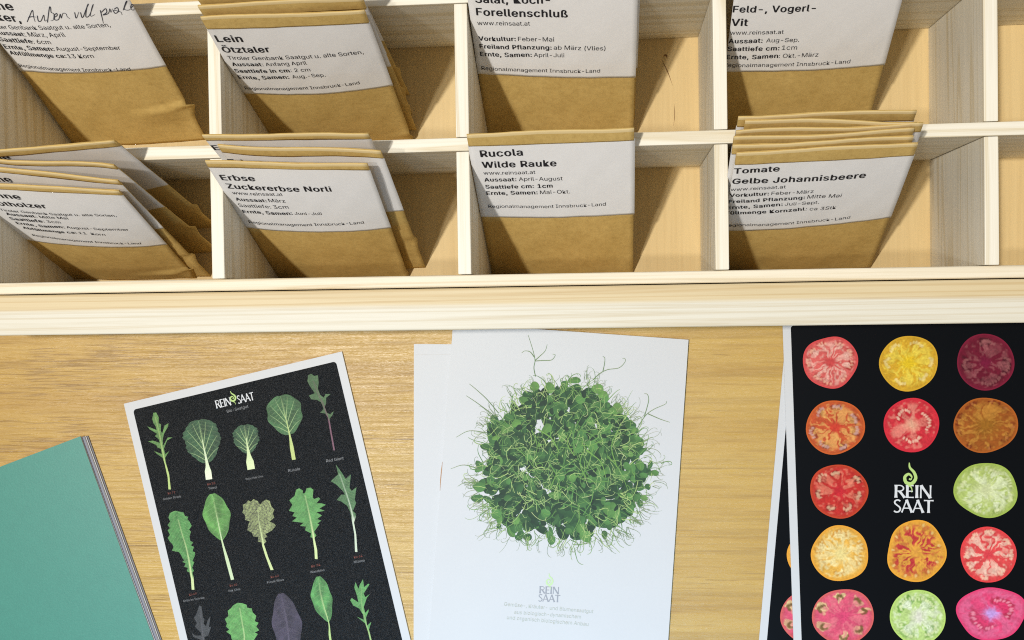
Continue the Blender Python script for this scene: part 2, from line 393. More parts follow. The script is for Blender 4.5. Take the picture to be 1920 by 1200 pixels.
# ------------------------------------------------------------------ seed packets
def noise1(s, *ab):
    return sum(math.sin(s * 1.7 * (i + 1) + ab[0] * (2.1 + 1.9 * i) + ab[1] * (1.3 + 2.3 * i) * (1 if i % 2 else -1)) / (1.3 + i) for i in range(4)) / 2.2
class Packet:
    def __init__(s, label, TL, TR, BL, BR, zt=0.0805, zb=None, bulge=0.0022, notch=(), bend=0.0, seed=1, group=None, wave=0.0, cat='seed packet', crease=()):
        s.crease = crease
        zb = ZF + .0006 if zb is None else zb
        s.c = [at(*BL, zb), at(*BR, zb), at(*TL, zt), at(*TR, zt)]
        r = s.c[1] - s.c[0]; u = (s.c[2] + s.c[3] - s.c[0] - s.c[1]) / 2
        s.h = np.linalg.norm(u); s.w = np.linalg.norm(r)
        n = np.cross(r, u); s.N = n / np.linalg.norm(n)
        s.R = r / s.w
        s.bulge, s.notch, s.bend, s.seed, s.wave = bulge, notch, bend, seed, wave
        s.root = thing('seed_packet', label, cat, tuple((s.c[0] + s.c[1]) / 2), group)
    def flat(s, a, b):
        c = s.c
        return (c[0] * (1 - a) + c[1] * a) * (1 - b) + (c[2] * (1 - a) + c[3] * a) * b
    def front(s, a, b, off=0.0):
        aa = min(max(a, 0), 1); bb = min(max(b, 0), 1)
        e = 1 - (2 * aa - 1) ** 2
        q = .78 * s.bulge * e * math.sin(math.pi * min(1, (bb + .12) / 1.12)) ** 1.1
        q += s.bend * math.sin(math.pi * bb) + s.wave * math.sin(2.2 * math.pi * aa + s.seed) * (0.3 + bb * bb)
        q += (0.00026 * noise1(s.seed, 5 * aa, 6 * bb) + .00010 * noise1(s.seed + 9, 13 * aa, 15 * bb)) * (1 - .5 * bb)
        for b0, a0, dep in s.crease:            # a sharp fold running in from the right edge
            k = max(0, (aa - a0) / (1 - a0)); bl = b0 - .05 * (1 - k)
            if k > 0: q += dep * k * (max(0, 1 - (bl - bb) / .10) if bb < bl else max(0, 1 - (bb - bl) / .022))
        p = s.flat(a, b) + s.N * (q + off)
        for side, b0, wd, dep in s.notch:       # folded corners and dents along one edge
            g = math.exp(-((bb - b0) / wd) ** 2) if bb < b0 else math.exp(-((bb - b0) / (wd * .3)) ** 2)
            t = aa if side > 0 else 1 - aa
            k = max(0, (t - .86) / .14) ** 1.5
            p = p + s.R * side * dep * g * k * .42 + s.N * (-0.5 * dep * g * k)
        return p
    def back(s, a, b):
        return s.front(a, b) * 0 + s.flat(a, b) + (s.front(a, b) - s.flat(a, b)) - s.N * (0.0005 + s.bulge * 0.55 * (1 - (2 * a - 1) ** 2) ** .75 * math.sin(math.pi * min(1, b + .06)) ** 2 if b < .96 else .0005)
    def find(s, x, y, flat=False):
        a = b = .5
        for _ in range(18):
            g = s.flat if _ < 5 or flat else s.front
            p = seen(g(a, b)); pa = (seen(g(a + 1e-3, b)) - p) / 1e-3; pb = (seen(g(a, b + 1e-3)) - p) / 1e-3
            d = np.linalg.solve(np.stack([pa, pb], 1), np.array([x, y]) - p); a += d[0]; b += d[1]
        return a, b
    def pouch(s):
        NA, NB = 30, 64; v = []; f = []
        for fn in (s.front, s.back):
            for j in range(NB + 1):
                for i in range(NA + 1): v.append(fn(i / NA, j / NB))
        M = (NA + 1) * (NB + 1); id_ = lambda k, i, j: k * M + j * (NA + 1) + i
        for j in range(NB):
            for i in range(NA):
                f.append((id_(0, i, j), id_(0, i + 1, j), id_(0, i + 1, j + 1), id_(0, i, j + 1)))
                f.append((id_(1, i, j + 1), id_(1, i + 1, j + 1), id_(1, i + 1, j), id_(1, i, j)))
        for i in range(NA):
            f.append((id_(1, i, 0), id_(1, i + 1, 0), id_(0, i + 1, 0), id_(0, i, 0))); f.append((id_(0, i, NB), id_(0, i + 1, NB), id_(1, i + 1, NB), id_(1, i, NB)))
        for j in range(NB):
            f.append((id_(0, 0, j), id_(0, 0, j + 1), id_(1, 0, j + 1), id_(1, 0, j))); f.append((id_(1, NA, j), id_(1, NA, j + 1), id_(0, NA, j + 1), id_(0, NA, j)))
        mesh_obj('pouch', v, f, KRAFT, s.root, 2 * NA * NB)
        return s
    def grid(s, name, mat, a0, a1, b0, b1, off, parent, na=30, nb=36):
        """b0, b1: (left, right) pairs"""
        v = []; f = []
        for k in (0, 1):
            for j in range(nb + 1):
                for i in range(na + 1):
                    t = i / na; q = j / nb
                    lo = b0[0] + (b0[1] - b0[0]) * t; hi = b1[0] + (b1[1] - b1[0]) * t
                    v.append(s.front(a0 + (a1 - a0) * t, lo + (hi - lo) * q, off - k * .00008))
        M = (na + 1) * (nb + 1); g = lambda k, i, j: k * M + j * (na + 1) + i
        for j in range(nb):
            for i in range(na):
                f.append((g(0, i, j), g(0, i + 1, j), g(0, i + 1, j + 1), g(0, i, j + 1)))
        for i in range(na):
            f.append((g(1, i, 0), g(1, i + 1, 0), g(0, i + 1, 0), g(0, i, 0)))
        for j in range(nb):
            f.append((g(1, na, j), g(1, na, j + 1), g(0, na, j + 1), g(0, na, j))); f.append((g(0, 0, j), g(0, 0, j + 1), g(1, 0, j + 1), g(1, 0, j)))
        return mesh_obj(name, v, f, mat, parent, na * nb)
    def flap(s, b0=0.94, dep=0.0):
        prof = [(b0, .0002), (b0, .0004), (b0 + .008, .00045), (.990, .00045), (1.002, .0004), (1.006, .0002), (1.006, -.0002), (1.003, -.0004), (.985, -.0006), (.93, -.0006)]
        NA = 30; v = []; f = []
        for i in range(NA + 1):
            a = i / NA
            for b, o in prof:
                e = 1 - .004 * math.sin(9 * a + s.seed)
                p = s.front(a, min(b, 1.0), o) + (s.c[2] + s.c[3] - s.c[0] - s.c[1]) / 2 * (max(b - 1, 0) + (.004 * math.sin(7 * a + s.seed * 2)) * (b > .97))
                v.append(p)
        k = len(prof); fm = []
        for i in range(NA):
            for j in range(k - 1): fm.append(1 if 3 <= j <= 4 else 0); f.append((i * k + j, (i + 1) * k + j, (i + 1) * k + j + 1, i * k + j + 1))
        f.append(tuple(range(k))); f.append(tuple(NA * k + j for j in reversed(range(k))))
        mesh_obj('flap', v, f, [KRAFT, KRAFT_LIT], s.root, True, fmats=fm + [0, 0])
        return s
    def sticker(s, bl, br, top=0.945, lines=(), a0=-.004, a1=1.006):
        """bl, br: lower corners of the label as measured"""
        b0 = s.find(*bl, True)[1] if not isinstance(bl, float) else bl
        b1 = s.find(*br, True)[1] if not isinstance(br, float) else br
        lab = s.grid('label', LABEL, a0, a1, (b0, b1), (top, top), .00016, s.root)
        if lines:
            mb = MB()
            for ln in lines:
                txt, p0, p1 = ln[0], ln[1], ln[2]; bold = len(ln) > 3
                a, b = s.find(*p0); c, d = s.find(*p1)
                gv, gf, gw = text_mesh(txt, bold)
                ow = s.w; oh = s.h
                vec = np.array([(c - a) * ow, (d - b) * oh]); L = np.linalg.norm(vec); ux = vec / L; uy = np.array([-ux[1], ux[0]])
                k = L / gw
                for lx, ly, lz in (LAYERS if bold else ((0, 0, 0),)):
                    out = []
                    for x, y, hz in gv:
                        q = np.array([a * ow, b * oh]) + ux * (x + lx) * k + uy * (y + ly) * k * 1.06
                        out.append(s.front(q[0] / ow, q[1] / oh, .00026 + lz * .000012 + hz))
                    mb.add(out, gf)
            s.text = mb.build('lettering', INK, lab)
        s.lab = lab
        return s

REG = 'Regionalmanagement Innsbruck-Land'
ROW_FRONT = None
# --- front row, first compartment: four bean packets fanned out
G_BEAN = 'bean packets fanned in the left front compartment'
p = Packet('kraft packet rearmost of the four fanned bean packets, its white label mostly hidden', (-95, 291), (215, 264), (160, 440), (408, 425), zt=.0925, seed=3, group=G_BEAN, notch=((1, .26, .05, .002),)).pouch().flap(.955)
p.sticker((40, 380), (308, 347), .955, [('Bohne', (-52, 300), (21, 297), 1)])
p = Packet('kraft bean packet second from the rear of the left fan, torn label corner', (-92, 291), (213, 312), (160, 480), (412, 473), zt=.0915, seed=5, group=G_BEAN, notch=((1, .30, .05, .0025),), wave=.0006).pouch().flap(.972)
p.sticker((30, 420), (303, 388), .97)
p = Packet('kraft bean packet tucked just behind the Rotholzer bean packet', (-90, 305), (221, 339), (150, 512), (394, 519), zt=.091, seed=8, group=G_BEAN, notch=((1, .24, .05, .0025),)).pouch().flap(.97)
p.sticker((40, 440), (305, 427), .965, [('Bohne', (-50, 334), (26, 341), 1), ('Rotholzer', (-40, 347), (60, 358), 1)])
p = Packet('front kraft packet headed Bohne Rotholzer in the left front compartment', (-90, 341), (223, 358), (130, 523), (367, 521), zt=.0905, seed=2, group=G_BEAN, bulge=.003, notch=((1, .11, .05, .0045),), crease=((.12, .55, .0020),)).pouch().flap(.965)
p.sticker((55, 447), (308, 459), .965, [
    ('Bohne', (-37, 367), (41, 373), 1), ('Rotholzer', (-14, 383), (89, 389.5), 1), ('Tiroler Genbank Saatgut u. alte Sorten,', (2, 394), (219, 405)),
    ('Aussaat', (14, 402), (67, 407), 1), (': Mitte Mai', (69, 407), (129, 410.5)), ('Saattiefe', (22, 411), (81, 416), 1), (': 3cm', (83, 416), (115, 418)),
    ('Ernte, Samen:', (33, 419), (122, 427), 1), ('August-September', (126, 427), (242, 431.5)), ('Abfüllmenge ca:', (45, 427.5), (144, 437), 1), ('11  Korn', (149, 437.5), (198, 441)),
    (REG, (62, 441), (265, 457))])
# --- front row, second compartment: pea packets
G_PEA = 'pea packets in the second front compartment'
p = Packet('kraft packet at the rear of the pea packets, label edge peeping out', (380, 254), (691, 251), (560, 470), (776, 456), zt=.0925, seed=11, group=G_PEA, notch=((1, .2, .05, .002),)).pouch().flap(.968)
p.sticker((440, 375), (738, 372), .965, [('Erbse', (403, 280), (466, 279), 1)])
p = Packet('kraft packet standing between the Zuckererbse packet and the rear pea packet', (408, 273), (714, 284), (572, 510), (797, 502), zt=.0918, seed=12, group=G_PEA, wave=.0005, notch=((1, .27, .06, .0018),)).pouch().flap(.955)
p.sticker((470, 400), (752, 394), .955, [('Erbse', (436, 308), (500, 309), 1)])
p = Packet('front kraft packet headed Erbse Zuckererbse Norli', (386, 303), (689, 309), (522, 522), (766, 519), zt=.091, seed=13, group=G_PEA, bulge=.0028, notch=((1, .04, .03, .001),)).pouch().flap(.965)
p.sticker((461, 426), (733, 427), .965, [
    ('Erbse', (417, 336.5), (479, 338.5), 1), ('Zuckererbse Norli', (428, 352), (622, 358), 1), ('www.reinsaat.at', (437, 363), (531, 366.5)),
    ('Aussaat:', (444, 375), (501, 378), 1), ('März', (505, 378), (536, 379)), ('Saattiefe: 3cm', (449, 386.5), (542, 390)),
    ('Ernte, Samen:', (457, 398), (549, 401.5), 1), ('Juni-Juli', (553, 401.5), (604, 402)), (REG, (468, 417), (683, 418))])
# --- front row, third compartment
p = Packet('kraft packet headed Rucola Wilde Rauke, alone in its compartment', (875, 253), (1189, 241), (923, 515), (1187, 513), zt=.085, seed=15, bulge=.0014).pouch().flap(.935)
p.sticker((903, 406), (1190, 401), .945, [
    ('Rucola', (902, 293.5), (980, 290.5), 1), ('Wilde Rauke', (905, 313.5), (1043, 310.5), 1), ('www.reinsaat.at', (907, 326.5), (1004, 325)),
    ('Aussaat:', (909, 339.5), (968, 338.5), 1), ('April-August', (973, 338.5), (1055, 337)), ('Saattiefe cm: 1cm', (911, 352.5), (1036, 350.5), 1),
    ('Ernte, Samen:', (913, 364.5), (1008, 363), 1), ('Mai-Okt.', (1013, 363), (1069, 361.5)), (REG, (916, 388.5), (1136, 384.5))])
# --- front row, fourth compartment: six tomato packets packed tightly
G_TOM = 'tomato packets packed in the fourth front compartment'
TOPS = [((1384, 219), (1718, 207)), ((1397, 225), (1731, 230)), ((1380, 247), (1718, 233)), ((1376, 260), (1714, 244)), ((1374, 274), (1713, 257))]
TL_LAB = ['rearmost kraft packet of the tightly packed tomato packets', 'kraft tomato packet second from the rear, jutting out to the right', 'kraft tomato packet third from the rear of the packed six',
          'kraft tomato packet fourth from the rear of the packed six', 'kraft tomato packet directly behind the front Tomate packet']
for i, (a, b) in enumerate(TOPS):
    dx = (a[0] + b[0]) / 2 - 1550
    p = Packet(TL_LAB[i], a, b, (1344 + dx * .8, 452 + 11 * i), (1630 + dx * .8 + (8 if i == 1 else 0), 446 + 10.5 * i), zt=.0925 + .0004 * (i % 2), seed=20 + i, group=G_TOM, bulge=.0011, wave=.0003).pouch().flap(.945)
    p.sticker(.42, .42, .95)
p = Packet('front kraft packet headed Tomate Gelbe Johannisbeere', (1381, 287), (1721, 269), (1345, 515), (1632, 503), zt=.0915, seed=27, group=G_TOM, bulge=.0018).pouch().flap(.925)
p.sticker((1357, 433), (1668, 407), .93, [
    ('Tomate', (1376, 324.5), (1460.5, 320), 1), ('Gelbe Johannisbeere', (1373, 344), (1621.5, 332), 1), ('www.reinsaat.at', (1369.5, 357), (1473, 352)),
    ('Vorkultur:', (1368, 368), (1441, 365), 1), ('Feber-März', (1446, 364.5), (1525, 360.5)), ('Freiland Pflanzung:', (1366, 380), (1508.5, 372), 1), ('Mitte Mai', (1513, 371.5), (1577, 368.5)),
    ('Ernte, Samen:', (1364, 391), (1467, 385), 1), ('Juli-Sept.', (1471, 384.5), (1535, 381)), ('Füllmenge Kornzahl', (1361, 401.5), (1508, 393.5), 1), (': ca 3Stk', (1510, 393.5), (1567, 390.5)), (REG, (1358, 424), (1593.5, 408.5))])
# --- second row
G_SECOND = None
p = Packet('kraft bean packet with Außervillprobe handwritten across its label', (-95, -55), (219, -42), (140, 274), (387, 262), zt=.097, seed=31, bulge=.003, notch=((1, .24, .05, .0055),), crease=((.26, .50, .0022),)).pouch().flap(.955)
p.sticker((46, 133), (313, 124), .955, [
    ('Bohne', (-52, 12), (27, 18.5), 1), ('Acker,', (-36, 34), (40, 41), 1), ('Tiroler Genbank Saatgut u. alte Sorten,', (-22, 53), (208, 49)),
    ('Aussaat', (-4, 63.5), (46, 67), 1), (': März, April', (48, 67.5), (124, 68)), ('Saattiefe', (1, 76), (62, 80.5), 1), (': 6cm', (64, 81), (97, 82)),
    ('Ernte, Samen:', (11, 90), (103, 94.5), 1), ('August-September', (107, 94), (227, 92)), ('Abfüllmenge ca:', (21, 101), (125, 107.5), 1), ('13 Korn', (129, 108), (177, 107.5)), (REG, (38, 124.5), (246, 131.5))])
HW = [[(51, 40), (56, 28), (61, 18), (63, 30), (66, 40)], [(53, 32), (60, 30), (68, 31)], [(70, 28), (72, 38), (77, 38), (82, 27), (84, 38), (88, 36)],
      [(89, 41), (91, 25), (93, 12), (95, 14), (96, 22), (101, 25), (100, 36), (95, 38)], [(101, 32), (107, 28), (106, 24), (102, 28), (103, 36), (110, 35), (113, 25), (115, 33), (118, 24), (124, 25), (126, 30), (131, 34)],
      [(140, 22), (143, 33), (148, 21)], [(151, 22), (154, 32), (157, 28)], [(156, 31), (162, 15), (166, 6), (163, 12), (161, 30), (168, 27), (175, 7), (172, 14), (170, 29), (178, 26)],
      [(188, 18), (191, 30), (194, 43)], [(190, 22), (198, 15), (200, 22), (193, 27), (203, 24), (206, 15), (208, 22), (211, 15)],
      [(214, 16), (220, 13), (222, 20), (216, 24), (213, 18), (222, 20), (227, 22), (229, 27)], [(231, 18), (236, 3), (238, 2), (233, 15), (240, 18), (246, 15)], [(245, 14), (250, 9), (247, 7), (245, 13), (249, 18), (254, 14)]]
hb = MB()
for st in HW:
    v, f = ribbon(spline(st, 5), 1.35, lambda t: .75 + .35 * math.sin(3 * t + 1))
    out = []
    for x, y in v:
        a, b = p.find(x, y); out.append(p.front(a, b, .00032))
    hb.add(out, f)
hb.build('handwriting', PEN, p.lab)
G_FLAX = 'flax packets in the second compartment of the second row'
p = Packet('rearmost kraft packet behind the Lein flax packets', (362, -22), (664, -36), (545, 205), (768, 178), zt=0.101, seed=41, group=G_FLAX, notch=((1, .25, .05, .002),)).pouch().flap(.955)
p.sticker((430, 90), (727, 75), .955)
p = Packet('kraft flax packet third from the front of the Lein stack', (368, -6), (672, -20), (540, 225), (773, 215), zt=0.1, seed=42, group=G_FLAX, notch=((1, .22, .05, .0022),)).pouch().flap(.95)
p.sticker((440, 110), (731, 100), .95)
p = Packet('kraft packet directly behind the front Lein packet', (371, 11), (679, -4), (530, 252), (781, 243), zt=0.0985, seed=43, group=G_FLAX, notch=((1, .2, .04, .002),)).pouch().flap(.935)
p.sticker((450, 140), (733, 124), .94)
p = Packet('front kraft packet headed Lein Ötztaler', (377, 33), (684, 21), (512, 272), (774, 264), zt=0.096, seed=44, group=G_FLAX, bulge=.003, crease=((.09, .8, .0010),), notch=((1, .04, .03, .0012),)).pouch().flap(.93)
p.sticker((456, 174), (735, 160), .935, [
    ('Lein', (408.5, 77.5), (456, 77.5), 1), ('Ötztaler', (420, 97), (507, 96.5), 1), ('Tiroler Genbank Saatgut u. alte Sorten,', (428.5, 110.5), (682, 99.5)),
    ('Aussaat', (437, 122.5), (491, 123), 1), (': Anfang April', (493, 123), (576, 120)), ('Saattiefe in cm', (442, 134.5), (543.5, 134.5), 1), (': 2 cm', (546, 134), (582.5, 132.5)),
    ('Ernte, Samen:', (449, 146.5), (542.5, 146.5), 1), ('Aug.-Sep.', (549, 146), (611, 142.5)), (REG, (460.5, 166.5), (675, 156.5))])
G_SALAD = 'lettuce packets in the third compartment of the second row'
p = Packet('kraft packet barely showing behind the Forellenschluß lettuce packet', (868, -60), (1200, -62), (925, 235), (1190, 222), zt=.0895, seed=50, group=G_SALAD, bulge=.001).pouch().flap(.95)
p.sticker(.38, .38, .95)
p = Packet('kraft packet headed Salat Koch-Forellenschluß, reddish text free label over bare kraft', (872, -46), (1195, -46), (915, 268), (1187, 264), zt=.088, seed=51, group=G_SALAD, bulge=.0014).pouch().flap(.95)
p.root['label'] = 'front kraft packet headed Salat Koch-Forellenschluß behind the Rucola packet'
p.sticker((895, 137.5), (1186, 145), .95, [
    ('Salat, Koch-', (892, 4), (1031, 5.5), 1), ('Forellenschluß', (894, 27.5), (1064, 31.5), 1), ('www.reinsaat.at', (895.5, 46), (994, 47)),
    ('Vorkultur:', (898, 75), (967, 76), 1), ('Feber-Mai', (971.5, 76), (1039, 77)), ('Freiland Pflanzung:', (900, 89.5), (1034, 92), 1), ('ab März (Vlies)', (1038, 92), (1135, 93.5)),
    ('Ernte, Samen:', (901, 104), (997, 105.5), 1), ('April-Juli', (1001, 105.5), (1058, 106.5)), (REG, (903, 130), (1125, 135))])
p = Packet('kraft packet headed Feld-, Vogerl- Vit behind the tomato packets', (1382, -40), (1703, -50), (1343, 262), (1622, 252), zt=.088, seed=55, bulge=.0016).pouch().flap(.95)
p.sticker((1352, 134), (1656, 121.5), .95, [
    ('Feld-, Vogerl-', (1374, 22), (1528, 20), 1), ('Vit', (1371, 47.5), (1401, 47.5), 1), ('www.reinsaat.at', (1368.5, 64), (1469, 62.5)),
    ('Aussaat:', (1366, 80), (1429, 79), 1), ('Aug-Sep.', (1436, 78.5), (1498, 77.5)), ('Saattiefe cm:', (1364, 94.5), (1460.5, 93), 1), ('1cm', (1465.5, 92.5), (1494, 92)),
    ('Ernte, Samen', (1362, 110), (1458, 107.5), 1), (': Okt.-März', (1460, 107.5), (1534, 105)), (REG, (1357, 124.5), (1593.5, 117.5))])

# ------------------------------------------------------------------ cards on the table
def card(name, label, cat, corners, z0, z1, mat, group=None, sides=None):
    """corners TL, TR, BR, BL in world xy"""
    c = np.array([q[:2] for q in corners])
    root = thing(name, label, cat, (c[:, 0].mean(), c[:, 1].mean(), z0), group)
    v = [(x, y, z1) for x, y in c] + [(x, y, z0) for x, y in c]
    f = [(3, 2, 1, 0), (4, 5, 6, 7)] + [(i, (i + 1) % 4, 4 + (i + 1) % 4, 4 + i) for i in range(4)]
    o = mesh_obj('sheet', v, f, [mat, sides or mat], root, fmats=[0, 1, 1, 1, 1, 1])
    return root, o
def rect(tl, tr, hgt, z):
    """card of true right angles from its measured top edge"""
    a = at(*tl, z); b = at(*tr, z); d = (b - a) / np.linalg.norm(b - a); n = np.array([d[1], -d[0], 0])
    return [a, b, b + n * hgt, a + n * hgt]
def inner(corners, m, z, rad=.0015):
    a, b, c, d = [np.array(q) for q in corners]
    ux = (b - a) / np.linalg.norm(b - a); uy = (d - a) / np.linalg.norm(d - a)
    W, H = np.linalg.norm(b - a), np.linalg.norm(d - a); out = []
    for cx, cy, s0 in ((W - m - rad, m + rad, 270), (W - m - rad, H - m - rad, 0), (m + rad, H - m - rad, 90), (m + rad, m + rad, 180)):
        for k in range(7):
            t = math.radians(s0 + 15 * k); q = a + ux * (cx + rad * math.cos(t)) + uy * (cy + rad * math.sin(t)); out.append((q[0], q[1], z))
    return out
def put(v2, z, dz=0.0):
    return [at(x, y, z) for x, y in v2]

# flame and lettering of the seed company's mark, in units: letter height 1
def stroke(pts, wd, n=1, tap=None):
    return ribbon(spline(pts, n) if n > 1 else np.array(pts, float), wd, tap)
TK, TN = .15, .085
def arc(cx, cy, rx, ry, a0, a1, n=12):
    return [(cx + rx * math.cos(math.radians(a0 + (a1 - a0) * i / n)), cy + ry * math.sin(math.radians(a0 + (a1 - a0) * i / n))) for i in range(n + 1)]
LET = {
    'R': (.62, [([(.09, 0), (.09, 1)], TK), ([(.09, .96)] + arc(.3, .74, .24, .22, 90, -90) + [(.09, .52)], TN), ([(.30, .52), (.62, 0)], TK)]),
    'E': (.50, [([(.09, 0), (.09, 1)], TK), ([(.09, .96), (.46, .96)], TN), ([(.09, .52), (.42, .52)], TN), ([(.09, .04), (.48, .04)], TN)]),
    'I': (.20, [([(.10, 0), (.10, 1)], TK)]),
    'N': (.74, [([(.08, 0), (.08, 1)], TN), ([(.08, 1), (.66, 0)], TK), ([(.66, 0), (.66, 1)], TN)]),
    'S': (.52, [(spline([(.45, .88), (.30, .97), (.12, .90), (.09, .72), (.24, .56), (.40, .42), (.46, .24), (.34, .05), (.16, .03), (.05, .12)], 4), .11)]),
    'A': (.74, [([(.04, 0), (.36, 1)], TN), ([(.34, 1), (.72, 0)], TK), ([(.16, .34), (.56, .34)], TN)]),
    'T': (.66, [([(.02, .96), (.66, .96)], TN), ([(.34, 0), (.34, .96)], TK)]),
}
def word(s, gap=.07):
    x = 0; parts = []
    for ch in s:
        wd, st = LET[ch]
        for pts, w_ in st:
            v, f = ribbon(np.array(pts, float), w_, (lambda t: 1.22 - .44 * math.sin(math.pi * t)) if len(pts) == 2 else None)
            if len(pts) == 2:
                P = np.array(pts, float); P = np.array([P[0] + (P[1] - P[0]) * t for t in np.linspace(0, 1, 7)])
                v, f = ribbon(P, w_, lambda t: 1.0 + .35 * abs(2 * t - 1) ** 3)
            v = np.array(v); v[:, 0] += x; parts.append((v, f))
        x += wd + gap
    return parts, x - gap
def flame(n=40):
    pts = [(.30, 1.55), (.36, 1.25), (.62, .98), (.74, .62), (.52, .30), (.18, .34), (.08, .66), (.30, .86), (.50, .70), (.44, .54), (.34, .58)]
    v, f = ribbon(spline(pts, 7), .17, lambda t: .12 + 1.1 * math.sin(math.pi * min(1, t * 1.15 + .02)) ** .6 if t < .85 else .55)
    tail = ribbon(spline([(.20, .38), (.34, .20), (.50, .06), (.56, -.14), (.54, -.25)], 5), .14, lambda t: 1 - .9 * t)
    return [(np.array(v), f), (np.array(tail[0]), tail[1])]
def place2d(parts, o, ux, uy, z, mb):
    """unit parts -> photo plane by origin and axis vectors (measured), then down on to the card"""
    for i, (v, f) in enumerate(parts):
        z += 3e-6
        mb.add([at(o[0] + ux[0] * x + uy[0] * y, o[1] + ux[1] * x + uy[1] * y, z) for x, y in v], f)
def print_text(mb, s, p0, p1, z, bold=False, stretch=1.0):
    v, f, gw = text_mesh(s, bold); d = np.array(p1, float) - np.array(p0, float); L = np.linalg.norm(d); ux = d / gw; uy = np.array([d[1], -d[0]]) / gw * stretch
    mb.add([at(p0[0] + ux[0] * x + uy[0] * y, p0[1] + ux[1] * x + uy[1] * y, z + hz) for x, y, hz in v], f)

# ---- leaf card
ZC = 0.0010
lc = rect((232, 757), (641, 659), .148, ZC)
leafcard, sheet = card('leaf_card', 'postcard of salad leaves on black with a white border', 'postcard', lc, .00005, ZC, CARD, None, SHEET)
panel = inner(lc, .0037, ZC + .00006)
pn = mesh_obj('printed_panel', panel, [tuple(reversed(range(len(panel))))], BLACK_ROUGH, leafcard)

def hsh(i, j, s):
    return (math.sin(i * 12.9898 + j * 78.233 + s * 37.719) * 43758.5453) % 1.0
def vnoise(x, y, sd):
    i, j = math.floor(x), math.floor(y); u, v = x - i, y - j; u = u * u * (3 - 2 * u); v = v * v * (3 - 2 * v)
    return (hsh(i, j, sd) * (1 - u) + hsh(i + 1, j, sd) * u) * (1 - v) + (hsh(i, j + 1, sd) * (1 - u) + hsh(i + 1, j + 1, sd) * u) * v
def leaf(tip, base, end, halfw, kind, green, vein, stemc, stem_w, z, seed, bend=0.0, teeth=0, depth=.0, sweep=.0):
    """one printed leaf: blade from tip to base, stalk from base to end"""
    mb = MB()
    tip, base, end = [np.array(q, float) for q in (tip, base, end)]
    NT_, NS = 96, 14
    ax = base - tip; L = np.linalg.norm(ax); ux = ax / L; px = np.array([-ux[1], ux[0]])
    def spine(t): return tip + ax * t + px * bend * math.sin(math.pi * t)
    def hw(t, side):
        if kind == 'round': q = max(0, 1 - (2 * (t * .97 + .01) - 1) ** 2) ** .5 * (1 - .22 * t ** 3)
        elif kind == 'oval': q = math.sin(math.pi * (t * .96 + .03)) ** .72
        elif kind == 'spoon': q = math.sin(math.pi * (t ** .62 * .97 + .02)) ** .8
        elif kind == 'lobed': q = (math.sin(math.pi * (t ** .75 * .93 + .05)) ** .6) * (1 - .45 * t)
        elif kind == 'mizuna': q = (.42 + .58 * math.sin(math.pi * min(1, t * 1.05)) ** .8) * (1.25 - .55 * t) * min(1, t * 7 + .25)
        else: q = math.sin(math.pi * t)
        if teeth:
            ph = (t * teeth + (0.5 if side > 0 else 0) + .13 * math.sin(5 * t + seed)) % 1.0
            tooth = abs(2 * ph - 1)
            tooth = (.5 - .5 * math.cos(math.pi * tooth)) ** (0.7 if kind != 'mizuna' else 1.5) * (.72 + .5 * hsh(int(t * teeth + (0.5 if side > 0 else 0)), side, seed))
            q *= (1 - depth) + depth * tooth
        return halfw * q * (1 + .05 * math.sin(17 * t + seed * side))
    V = []; C = []
    for i in range(NT_ + 1):
        t = i / NT_
        for j in range(-NS, NS + 1):
            sgn = 1 if j >= 0 else -1; s_ = abs(j) / NS
            wd = hw(t, sgn) * s_
            sh = -sweep * (wd ** 1.0)
            p = spine(t) + px * sgn * wd + ux * sh
            V.append(p)
            u = t - .55 * s_ * (halfw / L)
            vn = abs(((u * 9.0 + .17 * sgn) % 1.0) - .5)
            vm = max(0, 1 - abs(vn) / .10) * (1 - s_ ** 2 * .7)
            mid = max(0, 1 - s_ * halfw / 2.4)
            k = .72 + .42 * hsh(i // 3, j // 2, seed) * .5 + .16 * math.sin(9 * t + 4 * s_ + seed) + (.10 if sgn > 0 else -.05)
            c = tuple(g * k for g in green)
            c = tuple(q_ * (.70 + .55 * vnoise(i * .11, j * .28, seed + 9)) for q_ in c)
            c = mixc(c, vein, min(1, .26 * vm * (1.0 if kind in ('round', 'oval') else .7) + .8 * mid * (t ** .5)))
            if kind == 'purple' : pass
            C.append(c)
    F = []; W2 = 2 * NS + 1
    for i in range(NT_):
        for j in range(2 * NS):
            F.append((i * W2 + j, (i + 1) * W2 + j, (i + 1) * W2 + j + 1, i * W2 + j + 1))
    mb.add([at(x, y, z) for x, y in V], F, C)
    if kind == 'round':
        for sd_ in (-1, 1):
            for k_, (t0, t1, q1) in enumerate(((.95, .70, .80), (.85, .42, .85), (.72, .18, .72), (.6, .06, .36))):
                p0 = spine(t0); p2 = spine(t1) + px * sd_ * halfw * q1 * .95; p1 = p0 * .45 + p2 * .55 - ux * 3 + px * sd_ * 1.5
                v, f = ribbon(spline([p0, p1, p2], 6), 1.5, lambda t: 1 - .75 * t); mb.add([at(x, y, z + .00002) for x, y in v], f, [mixc(tuple(g * 1.3 for g in green), vein, .65)] * len(v))
    st = spline([spine(.45), base, base * .5 + end * .5 + px * bend * .25, end], 8)
    v, f = ribbon(st, stem_w, lambda t: .10 + .90 * min(1, t * 1.5) ** 1.4)
    mb.add([at(x, y, z + .00003) for x, y in v], f, [mixc(mixc(vein, stemc, .5), stemc, min(1, (k % len(st)) / len(st) * 1.2)) if True else stemc for k in range(len(v))])
    return mb
g1, g2, g3 = lin((86, 132, 62)), lin((64, 104, 62)), lin((72, 136, 70))
